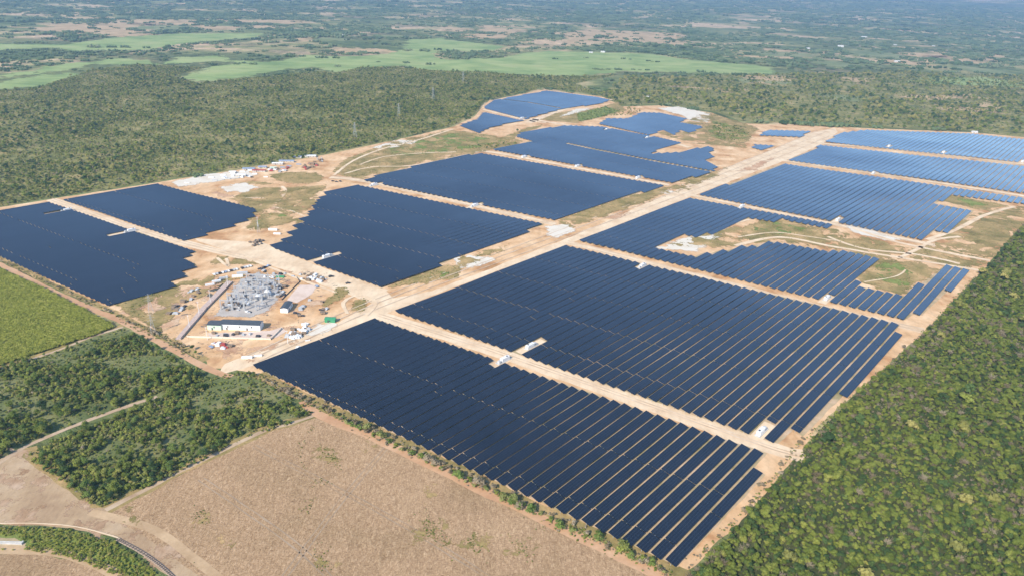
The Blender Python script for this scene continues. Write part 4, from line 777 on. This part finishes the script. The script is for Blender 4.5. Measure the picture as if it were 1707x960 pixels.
# ------------------------------------------------------------------ vegetation prototypes
def ico(r, c, sub, sq, jit, rs):
    import bmesh
    bm = bmesh.new(); bmesh.ops.create_icosphere(bm, subdivisions=sub, radius=1.0); v = [np.array(q.co) for q in bm.verts]; f = [[q.index for q in p_.verts] for p_ in bm.faces]; bm.free()
    return [tuple(np.array(c) + q * np.array([r, r, r * sq]) * (1 + rs.uniform(-jit, jit))) for q in v], f
def crown(seed, R, Ht, lobes, cards, size, base=.25, core=.62, sub=1):
    rs = random.Random(seed); v, f = [], []; Lb = []
    for k in range(lobes):
        a = rs.uniform(0, 6.28) if k else 0; d = (rs.uniform(.35, .68) * R) if k else 0; r = R * (rs.uniform(.42, .62) if lobes > 1 else .9)
        z = Ht * (base + (1 - base) * (.5 + (.25 if k == 0 else rs.uniform(-.25, .2)))); Lb.append((d * math.cos(a), d * math.sin(a), z, r, rs.uniform(.65, .9)))
    for (x, y, z, r, sq) in Lb:
        vv, ff = ico(r * core, (x, y, z), sub, sq, .16, rs); s = len(v); v += vv; f += [[q + s for q in p_] for p_ in ff]
    for k in range(cards):
        x, y, z, r, sq = rs.choice(Lb); ct = rs.uniform(-.45, 1); ph = rs.uniform(0, 6.28); st = math.sqrt(1 - ct * ct); dn = Vector((st * math.cos(ph), st * math.sin(ph), ct)); rr_ = r * rs.uniform(.68, 1.10)
        c = Vector((x, y, z)) + Vector((dn.x * rr_, dn.y * rr_, dn.z * rr_ * sq)); nn = (dn + Vector((rs.uniform(-.8, .8), rs.uniform(-.8, .8), rs.uniform(-.3, .9)))).normalized()
        t = nn.orthogonal().normalized(); b_ = nn.cross(t); an = rs.uniform(0, 6.28); t, b_ = t * math.cos(an) + b_ * math.sin(an), b_ * math.cos(an) - t * math.sin(an); q = size * rs.uniform(.6, 1.3); s = len(v)
        v += [tuple(c + t * q), tuple(c + b_ * q * .6 + nn * q * .15), tuple(c - t * q * .9), tuple(c - b_ * q * .6 - nn * q * .1)]; f.append([s, s + 1, s + 2, s + 3])
    return v, f
def trunk(seed, Ht, r, limbs=4):
    rs = random.Random(seed); m = MB(); m.cyl(0, 0, 0, Ht * .5, r, r * .6, 6)
    for k in range(limbs): a = 6.28 * k / limbs + rs.uniform(-.4, .4); m.bar((0, 0, Ht * .35), (math.cos(a) * Ht * .22, math.sin(a) * Ht * .22, Ht * rs.uniform(.6, .78)), r * .8)
    return m.v, m.f
PROTO = bpy.data.collections.new('plant_sources')
def proto(name, v, f, m, tv=None, smooth_core=False):
    if tv:
        s = len(v); v = v + tv[0]; f2 = [[q + s for q in p_] for p_ in tv[1]]; nf = len(f); f = f + f2
    me = mesh(name, v, f); me.materials.append(m)
    if tv:
        me.materials.append(BARKM); mi = np.zeros(len(f), np.int32); mi[nf:] = 1; me.polygons.foreach_set('material_index', mi)
    o = bpy.data.objects.new(name, me); PROTO.objects.link(o); return o
NEAR = [proto('forest_tree', *crown(s, 3.1, 6.8, lb, 620, .27), m, trunk(s, 6.5, .16)) for s, lb, m in ((1, 5, L_MID), (2, 4, L_MID), (3, 6, L_DARK), (4, 5, L_YEL), (5, 4, L_MID), (6, 5, L_DARK), (7, 4, L_BR))]
DRYT = []
for s in (11, 12):
    rs = random.Random(s); m = MB(); m.cyl(0, 0, 0, 4, .15, .09, 6)
    for k in range(34): a = rs.uniform(0, 6.28); q = Vector((0, 0, rs.uniform(2.0, 4.2))); e = q + Vector((math.cos(a), math.sin(a), rs.uniform(.3, 1.1))) * rs.uniform(1.3, 2.8); m.bar(q, e, .10); e2_ = e + Vector((rs.uniform(-1, 1), rs.uniform(-1, 1), rs.uniform(0, .8))); m.bar(e, e2_, .07)
    v, f = crown(s, 2.4, 6, 4, 70, .3, .25, .12, 1); DRYT.append(proto('bare_tree', m.v + v, m.f + [[q + len(m.v) for q in p_] for p_ in f], L_DRY))
MIDP = [proto('scrub_bush', *crown(s, 2.3, 2.7, lb, 70, .45, .1, .7), m) for s, lb, m in ((21, 3, L_OL), (22, 4, L_MID), (23, 3, L_YEL), (24, 3, L_DARK), (25, 3, STUBG), (26, 2, L_DRY))]
BIGM = [proto('mid_tree', *crown(s, 4.6, 8.5, 5, 90, 1.0, .25, .8), m) for s, m in ((31, L_DARK), (32, L_MID), (33, L_OL))]
def clump(seed, m):
    rs = random.Random(seed); v, f = [], []
    for k in range(13):
        a, d = rs.uniform(0, 6.28), 19 * math.sqrt(rs.random()); r = rs.uniform(3.2, 6.0); vv, ff = ico(r, (d * math.cos(a), d * math.sin(a), rs.uniform(2.5, 5.5)), 1, .9, .28, rs); s = len(v); v += vv; f += [[q + s for q in p_] for p_ in ff]
    return proto('tree_clump', v, f, m)
FARP = [clump(s, m) for s, m in ((41, L_FAR), (42, L_FAR), (43, L_FAR), (44, L_DARK))]
def canep(seed):
    rs = random.Random(seed); v, f = [], []
    for k in range(26):
        a = rs.uniform(0, 6.28); x, y = rs.uniform(-1, 1), rs.uniform(-1, 1); h = rs.uniform(1.6, 2.6); d = Vector((math.cos(a), math.sin(a), 0)); p_ = Vector((-d.y, d.x, 0)) * .16; s = len(v)
        q0 = Vector((x, y, h * .5)); q1 = q0 + d * .5 + Vector((0, 0, h * .5)); q2 = q1 + d * .8 - Vector((0, 0, .35)); v += [tuple(q0 - p_), tuple(q0 + p_), tuple(q1 + p_ * 1.3), tuple(q1 - p_ * 1.3), tuple(q2)]; f += [[s, s + 1, s + 2, s + 3], [s + 3, s + 2, s + 4]]
    return proto('cane_tuft', v, f, CANE)
CANP = [canep(51), canep(52), canep(53)]
TUFT = [proto('weed_tuft', *crown(s, .9, .7, 2, 26, .32, .0, .6), m) for s, m in ((61, STUBG), (62, L_MID), (63, STUBG))]
DTUFT = [proto('dry_tuft', *crown(s, .9, .8, 2, 26, .32, .0, .6), L_DRY) for s in (71, 72)]

def scatter(name, pts, protos, idx, scl, label, cat, zs=None):
    pts = np.asarray(pts, np.float32); n_ = len(pts)
    if n_ == 0: return
    me = bpy.data.meshes.new(name); me.vertices.add(n_); z = hgt(pts[:, 0], pts[:, 1]) if zs is None else zs
    me.vertices.foreach_set('co', np.column_stack([pts[:, 0], pts[:, 1], z]).astype(np.float32).ravel())
    a = me.attributes.new('pick', 'INT', 'POINT'); a.data.foreach_set('value', np.asarray(idx, np.int32))
    a = me.attributes.new('rotz', 'FLOAT', 'POINT'); a.data.foreach_set('value', RNG.uniform(0, 6.28, n_).astype(np.float32))
    a = me.attributes.new('size', 'FLOAT', 'POINT'); a.data.foreach_set('value', np.asarray(scl, np.float32)); me.update()
    o = link(name, me); tag(o, label, cat, None, 'stuff')
    g = bpy.data.node_groups.new(name + '_scatter', 'GeometryNodeTree'); g.interface.new_socket('Geometry', in_out='INPUT', socket_type='NodeSocketGeometry'); g.interface.new_socket('Geometry', in_out='OUTPUT', socket_type='NodeSocketGeometry')
    gi, go = g.nodes.new('NodeGroupInput'), g.nodes.new('NodeGroupOutput'); io = g.nodes.new('GeometryNodeInstanceOnPoints'); j = g.nodes.new('GeometryNodeGeometryToInstance')
    for p_ in reversed(protos):
        oi = g.nodes.new('GeometryNodeObjectInfo'); oi.inputs[0].default_value = p_; oi.inputs['As Instance'].default_value = False; g.links.new(oi.outputs['Geometry'], j.inputs[0])
    g.links.new(gi.outputs[0], io.inputs['Points']); g.links.new(j.outputs[0], io.inputs['Instance']); io.inputs['Pick Instance'].default_value = True
    def attr(nm, t):
        x = g.nodes.new('GeometryNodeInputNamedAttribute'); x.data_type = t; x.inputs[0].default_value = nm; return x.outputs[0]
    g.links.new(attr('pick', 'INT'), io.inputs['Instance Index'])
    cx = g.nodes.new('ShaderNodeCombineXYZ'); g.links.new(attr('rotz', 'FLOAT'), cx.inputs[2]); g.links.new(cx.outputs[0], io.inputs['Rotation'])
    g.links.new(attr('size', 'FLOAT'), io.inputs['Scale']); g.links.new(io.outputs[0], go.inputs[0])
    md = o.modifiers.new('scatter', 'NODES'); md.node_group = g; return o
def grid(poly, sp, jit=.8, seed=1):
    P = np.array(poly); lo, hi = P.min(0), P.max(0); rs = np.random.default_rng(seed)
    xs, ys = np.meshgrid(np.arange(lo[0], hi[0], sp), np.arange(lo[1], hi[1], sp)); Q = np.stack([xs.ravel(), ys.ravel()], 1); Q += rs.uniform(-.5, .5, Q.shape) * sp * 2 * jit
    return Q[inside(Q, poly)]
def infr(Q, marg=80):
    P = np.column_stack([Q, np.zeros(len(Q))]) - np.array([0, 0, H]); c = P @ RW; z = np.maximum(c[:, 2], 1); px = CX + F * c[:, 0] / z; py = CY + F * c[:, 1] / z
    return (c[:, 2] > 1) & (px > -marg) & (px < 1707 + marg) & (py > -200) & (py < 960 + marg)
def choose(n_, w_): w_ = np.array(w_, float); return RNG.choice(len(w_), n_, p=w_ / w_.sum())

# ---- individual trees (each a thing with trunk and crown)
TREEK = [('mid green', L_MID), ('dark green', L_DARK), ('yellow green', L_YEL), ('bright green', L_BR)]
TP = {}
def tree_src(ci, v):
    key = (ci, v)
    if key not in TP:
        s = 100 + ci * 10 + v; cv, cf = crown(s, 3.0, 6.4, 5 if v else 4, 620, .27); tv, tf = trunk(s, 6.2, .17)
        a = mesh('crown', cv, cf); a.materials.append(TREEK[ci][1]); b_ = mesh('trunk', tv, tf); b_.materials.append(BARKM); TP[key] = (a, b_)
    return TP[key]
def add_tree(p_, ci, s, label, group):
    a, b_ = tree_src(ci, random.randint(0, 1)); r = empty('broadleaf_tree', p_[0], p_[1], 0, random.uniform(0, 6.28)); r.scale = (s, s, s * random.uniform(.8, 1.15)); tag(r, label, 'tree', group)
    link('crown', a, None, r); link('trunk', b_, None, r); return r
taken = []
def plant(poly, n_, sp, where, group, w_, smin=.55, smax=1.15, seed=3):
    Q = grid(poly, sp, .9, seed); Q = Q[infr(Q, 0)]; d = np.hypot(Q[:, 0], Q[:, 1]); Q = Q[np.argsort(d)][:n_]
    for q in Q:
        ci = int(choose(1, w_)[0]); s = random.uniform(smin, smax); add_tree(q, ci, s, f'{TREEK[ci][0]} bushy tree {where}', f'{TREEK[ci][0]} trees {where}'); taken.append((q[0], q[1]))
plant(SCRW[0], 62, 9, 'in the thicket below the green cane field', '', [3, 3, 2.5, 2], .5, 1.35, 3)
plant(SCRW[1], 72, 7.5, 'in the thicket above the harvested field', '', [4, 2, 2.5, 3], .4, 1.2, 4)
RB = ats([(1150, 990), (1225, 900), (1300, 820), (1380, 720), (1780, 640), (1780, 1010)])
plant(RB, 150, 4.4, 'in the dense forest at the lower right', '', [4, 2.4, 2.2, .4], .5, .9, 5)
add_tree(at(322, 583), 1, .8, 'round dark tree casting a shadow by the gate road', None); add_tree(at(327, 591), 3, .6, 'low green bush tree just below the round dark tree', None); taken.append(at(322, 583))
add_tree(at(862, 222), 1, 1.2, 'lone dark tree by the pale strip under the upper left block', None)
HED = ats([(470, 650), (560, 694), (700, 764), (900, 858), (1110, 952)])
HP, HT, HN = ribbon(HED, 1, True)
# hedge shrubs along the near edge of the panels
SH = {}
def shrub_src(k):
    if k not in SH:
        cv, cf = crown(200 + k, 1.9, 2.6, 4, 190, .34, .05); a = mesh('foliage', cv, cf); a.materials.append([L_BR, L_MID, L_DRY, STUBG][k % 4]); tv, tf = trunk(200 + k, 2.2, .08); b_ = mesh('stem', tv, tf); b_.materials.append(BARKM); SH[k] = (a, b_)
    return SH[k]
SN = ['bright green', 'mid green', 'dry tan', 'olive']
for i in range(120):
    t = i / 119 * (len(HP) - 1); q = HP[int(t)] + HN[int(t)] * random.uniform(-2.2, 2.2); k = random.choice((0, 1, 1, 2, 3, 3, 2, 0)) if i > 22 else random.choice((2, 2, 3, 2))
    a, b_ = shrub_src(k); r = empty('shrub', q[0], q[1], 0, random.uniform(0, 6)); s = random.choice((.6, .8, 1.0, 1.1, 1.5, 2.1) if i > 30 else (.7, .9, 1.2)) * random.uniform(.8, 1.1); r.scale = (s, s, s)
    wh = ['the thicket corner', 'the bend of the orange road', 'the middle of the harvested field edge', 'the lower half of the field edge', 'the bottom edge'][min(4, i // 24)]
    tag(r, f'{SN[k]} shrub in the panel-side hedge near {wh}', 'shrub', f'{SN[k]} hedge shrubs near {wh}'); link('foliage', a, None, r); link('stem', b_, None, r)
# ---- plants in bulk
taken = np.array(taken)
Q = grid(FORR_W, 2.35, .95, 11); Q = Q[infr(Q, 120)]
zone = inside(Q, RB); dmin = np.full(len(Q), 1e9)
for i in range(0, len(taken), 50): dmin = np.minimum(dmin, np.min(np.hypot(Q[:, None, 0] - taken[None, i:i + 50, 0], Q[:, None, 1] - taken[None, i:i + 50, 1]), 1))
Q = Q[(dmin > 2.3)]; n_ = len(Q); nz = fbm(Q[:, 0], Q[:, 1], 45, 2)
idx = np.where(nz > .57, choose(n_, [2, 2, 1, 2, 2, .5, .3, 2.5, 2]), choose(n_, [4, 4, 2.8, 2.2, 4, 2.4, .2, 1.0, 1.0]))
print('forest', n_)
scatter('forest', Q, NEAR + DRYT, idx, RNG.uniform(.26, .70, n_) * (1 + .8 * (vnoise(Q[:, 0], Q[:, 1], 14) - .5)), 'dense mixed green forest filling the right side beside the panels', 'forest')
Qc = grid(FORR_W, 7.5, .95, 211); Qc = Qc[infr(Qc, 120)]; Qc = Qc[RNG.random(len(Qc)) < np.where(fbm(Qc[:, 0], Qc[:, 1], 60, 21) > .5, .75, .2)]; nc = len(Qc)
scatter('forest_canopy', Qc, NEAR + DRYT + BIGM, choose(nc, [3, 3, 2.5, .6, 3, 2, 0, 2.4, 2.4, .5, .5, .8]), RNG.uniform(.6, 1.15, nc), 'taller spreading trees standing out of the right hand forest', 'forest')
Q = np.concatenate([grid(s, 1.75, .9, 13 + i) for i, s in enumerate(SCRW)]); Q = Q[infr(Q, 60)]; n_ = len(Q); nz = fbm(Q[:, 0], Q[:, 1], 22, 5)
k_ = RNG.random(n_) < np.where(nz > .45, 1.0, .42); Q = Q[k_]; nz = nz[k_]; n_ = len(Q)
scatter('undergrowth', Q, MIDP + TUFT + NEAR, choose(n_, [5, 3, 4, 1.2, 3, .6, 2, 2, 2, .5, .5, .2, .6, .4, .2, .8]), RNG.uniform(.3, .8, n_) * np.where(nz > .5, 1.2, .7), 'tangled green undergrowth filling the thickets at lower left', 'undergrowth')
Q = grid(FORL_W, 4.6, .9, 17); Q = Q[infr(Q, 60)]; n_ = len(Q); nz = fbm(Q[:, 0], Q[:, 1], 60, 7); dd = np.hypot(Q[:, 0], Q[:, 1])
k_ = RNG.random(n_) < np.where(nz > .48, 1.0, .5); Q = Q[k_]; n_ = len(Q); nz = nz[k_]; print('scrub', n_)
scatter('scrub', Q, MIDP, np.where(nz > .55, choose(n_, [4, 3, 1.2, 4, 1.0, .3]), choose(n_, [4, 1.5, 2.2, 1.2, 2.6, .9])), RNG.uniform(.5, 1.15, n_), 'low olive scrub covering the land left of the solar farm', 'scrub')
Q = grid(FORL_W, 13, .9, 19); Q = Q[infr(Q, 60)]; nz = fbm(Q[:, 0], Q[:, 1], 110, 9); de = dist_poly(Q, SITE_W); Q = Q[(RNG.random(len(Q)) < np.where(nz > .52, .7, .14)) | ((de < 22) & (RNG.random(len(Q)) < .8))]; n_ = len(Q)
scatter('woodland', Q, BIGM, choose(n_, [3, 3, 2]), RNG.uniform(.4, .95, n_), 'taller dark green trees rising from the scrub and lining the site edge', 'woodland')
Q = grid(BACKR_W, 9, .9, 23); Q = Q[infr(Q, 60)]; nz = fbm(Q[:, 0], Q[:, 1], 90, 3); Q = Q[RNG.random(len(Q)) < np.where(nz > .48, .85, .3)]; n_ = len(Q); print('backr', n_)
scatter('background_scrub', Q, MIDP + BIGM, choose(n_, [2, 2, 2, 3, 2, .8, 1, 1, 1]), RNG.uniform(.8, 1.3, n_), 'patchy bush and trees beyond the far right panel blocks', 'scrub')
# far clumps
def along(px, w_, dens, seed):
    P, T, Nn = ribbon(px, 1); out = []; rr2 = np.random.default_rng(seed); L = len(P)
    for i in range(L - 1):
        for k in range(rr2.poisson(dens * np.hypot(*(P[i + 1] - P[i])))): t = rr2.random(); out.append(P[i] + (P[i + 1] - P[i]) * t + Nn[i] * rr2.normal(0, w_))
    return np.array(out)
rs = np.random.default_rng(31); FFW = [ats(f_) for f_ in FF]; BFW = [ats(f_) for f_ in BF]
pts = []
for r0, r1, sp in ((900, 3000, 26), (3000, 6500, 34), (6500, 13000, 62)):
    xs, ys = np.meshgrid(np.arange(-r1, r1, sp), np.arange(0, r1, sp)); q = np.stack([xs.ravel(), ys.ravel()], 1) + rs.uniform(-.5, .5, (xs.size, 2)) * sp * 1.6; r = np.hypot(*q.T); q = q[(r > r0) & (r <= r1)]; q = q[infr(q, 40) | ((r[(r > r0) & (r <= r1)] > 6000) & (np.abs(np.arctan2(q[:, 0], q[:, 1])) < .66))]; pts.append(q)
Q = np.concatenate(pts); keep = np.ones(len(Q), bool)
for pl in [SITE_W, FORL_W, BACKR_W, FORR_W] + FFW: keep &= ~(inside(Q, pl))
for pl in FFW: keep &= dist_poly(Q, pl) > 18
for pl in BFW + RBT + RBG: keep &= ~(inside(Q, pl) & (RNG.random(len(Q)) < .8))
nz = fbm(Q[:, 0], Q[:, 1], 420, 8) * .6 + fbm(Q[:, 0], Q[:, 1], 130, 6) * .4; keep &= RNG.random(len(Q)) < np.clip((nz - .42) * 6, .10, .9)
Q = Q[keep]
hl = [[(560, 112), (640, 104), (720, 108)], [(700, 96), (760, 99), (840, 96)], [(480, 94), (560, 98)], [(300, 112), (400, 107), (470, 110)], [(720, 88), (760, 92), (800, 88), (900, 92)], [(70, 112), (150, 100), (260, 98)], [(150, 79), (260, 80), (330, 72)], [(900, 100), (1000, 97), (1100, 104)], [(640, 83), (700, 86), (745, 82)], [(960, 116), (1100, 118), (1200, 121)]]
Q = np.concatenate([Q] + [along(h_, 9, .014, 70 + i) for i, h_ in enumerate(hl)]); n_ = len(Q); r = np.hypot(*Q.T); print('far', n_)
nzz = fbm(Q[:, 0], Q[:, 1], 300, 12)
scatter('far_woodland', Q, FARP, choose(n_, [3, 3, 3, 2.0]), (RNG.uniform(.4, .95, n_) + .55 * np.clip(nzz - .45, 0, 1) * 2) * np.where(r > 6500, 1.7, np.where(r > 3000, 1.0, .75)), 'hazy distant woodland covering the plain and hills', 'woodland')
# sugar cane, verge, edges
Q = grid(CANE_W, 1.2, .95, 37); Q = Q[infr(Q, 40)]; n_ = len(Q); print('cane', n_)
scatter('sugarcane', Q, CANP, choose(n_, [1, 1, 1]), RNG.uniform(.6, 1.1, n_) * (.75 + .5 * fbm(Q[:, 0], Q[:, 1], 14, 2)), 'tall green sugarcane filling the field at the left edge', 'sugarcane')
Q = grid(VERGE_W, 1.3, .9, 41); Q = Q[infr(Q, 40)]; Q = Q[~inside(Q, ats([(-90, 891), (28, 893), (52, 905), (44, 915), (-90, 917)]))]; n_ = len(Q)
scatter('verge_bushes', Q, MIDP[:2] + CANP, choose(n_, [3, 2, 2, 2, 2]), RNG.uniform(.3, .55, n_), 'green bushy verge between the railway and the lower track', 'bushes')
E_ = []
E1 = along([(430, 625), (520, 672), (620, 718), (760, 786), (905, 858), (1120, 958)], 2.4, 2.2, 1); E2 = along([(-60, 410), (0, 433), (100, 482), (200, 528), (262, 558), (330, 597)], 1.6, 1.0, 2); E3 = along([(1140, 952), (1215, 878), (1290, 797), (1345, 730), (1535, 560), (1640, 447)], 1.2, .8, 3)
E4 = along([(205, 535), (262, 560), (320, 590)], 2.5, 1.2, 4); Q = np.concatenate([E1, E2, E3, E4]); n_ = len(Q)
scatter('roadside_weeds', Q, TUFT + DTUFT + MIDP[5:6], choose(n_, [2, 2, 2, 2.5, 2.5, .6]), RNG.uniform(.5, 1.3, n_), 'dry and green weeds along the fence line and perimeter roads', 'weeds')
# thin weeds in the harvested field and on grass patches
HW = ats(HARV); Q = grid(HW, 1.6, .9, 47); Q = Q[infr(Q, 20)]; nz = fbm(Q[:, 0] * 1.0, Q[:, 1] * .5, 16, 4) + .25 * (vnoise(Q[:, 0], Q[:, 1], 70, 2) - .5); 
Q = Q[(RNG.random(len(Q)) < np.clip((nz - .69) * 6, 0, .55))]
spots = ats([(545, 757), (555, 765), (720, 872), (715, 885), (790, 905), (870, 915), (335, 862), (540, 937), (740, 900)])
add = np.concatenate([np.array(s)[None] + RNG.normal(0, 1, (45, 2)) * np.array([2.2, 5.0]) @ np.array([[.8, .6], [-.6, .8]]) for s in spots]); Q = np.concatenate([Q, add]); n_ = len(Q)
scatter('field_weeds', Q, TUFT, choose(n_, [1, .8, 1]), RNG.uniform(.25, .7, n_), 'sparse green weeds growing in the harvested brown field', 'weeds')
gs = []
for i, pl in enumerate(GP + GP2):
    W_ = ats(pl); q = grid(W_, 4.2 if np.hypot(*np.mean(W_, axis=0)) > 700 else 2.6, .9, 60 + i); gs.append(q[RNG.random(len(q)) < np.clip((fbm(q[:, 0], q[:, 1], 18, 3) - .35) * 2.2, .05, .8)])
Q = np.concatenate(gs); n_ = len(Q)
scatter('tall_grass', Q, TUFT, choose(n_, [1, .5, 1]), RNG.uniform(.4, 1.1, n_), 'rough grass tufts on the open patches between panel blocks', 'grass')
QB = np.concatenate([grid(ats(p_), 8.5, .9, 90 + i) for i, p_ in enumerate([[(960, 192), (1010, 178), (1035, 185), (1060, 192), (1005, 196), (965, 205)], [(1190, 205), (1235, 212), (1250, 222), (1225, 236), (1200, 232), (1186, 222)], [(770, 246), (850, 236), (865, 240), (800, 252)], [(1050, 195), (1070, 185), (1010, 165), (1040, 170)]])]); n_ = len(QB)
scatter('site_bushes', QB, MIDP, choose(n_, [3, 3, 1, 3, 1, .2]), RNG.uniform(.5, 1.1, n_), 'green bushes left standing between the upper panel blocks', 'bushes')

# ------------------------------------------------------------------ haze
hz, n, b = mat('haze_air'); n.nodes.remove(b); pv = N(n, 'ShaderNodeVolumePrincipled'); pv.inputs['Density'].default_value = HAZE; pv.inputs['Color'].default_value = (.43, .67, .94, 1); pv.inputs['Anisotropy'].default_value = .15
n.links.new(pv.outputs[0], n.nodes['Material Output'].inputs['Volume'])
tag(MB().box(-31000, 31000, -31000, 31000, -2, 720).obj('haze', hz), kind='stuff')
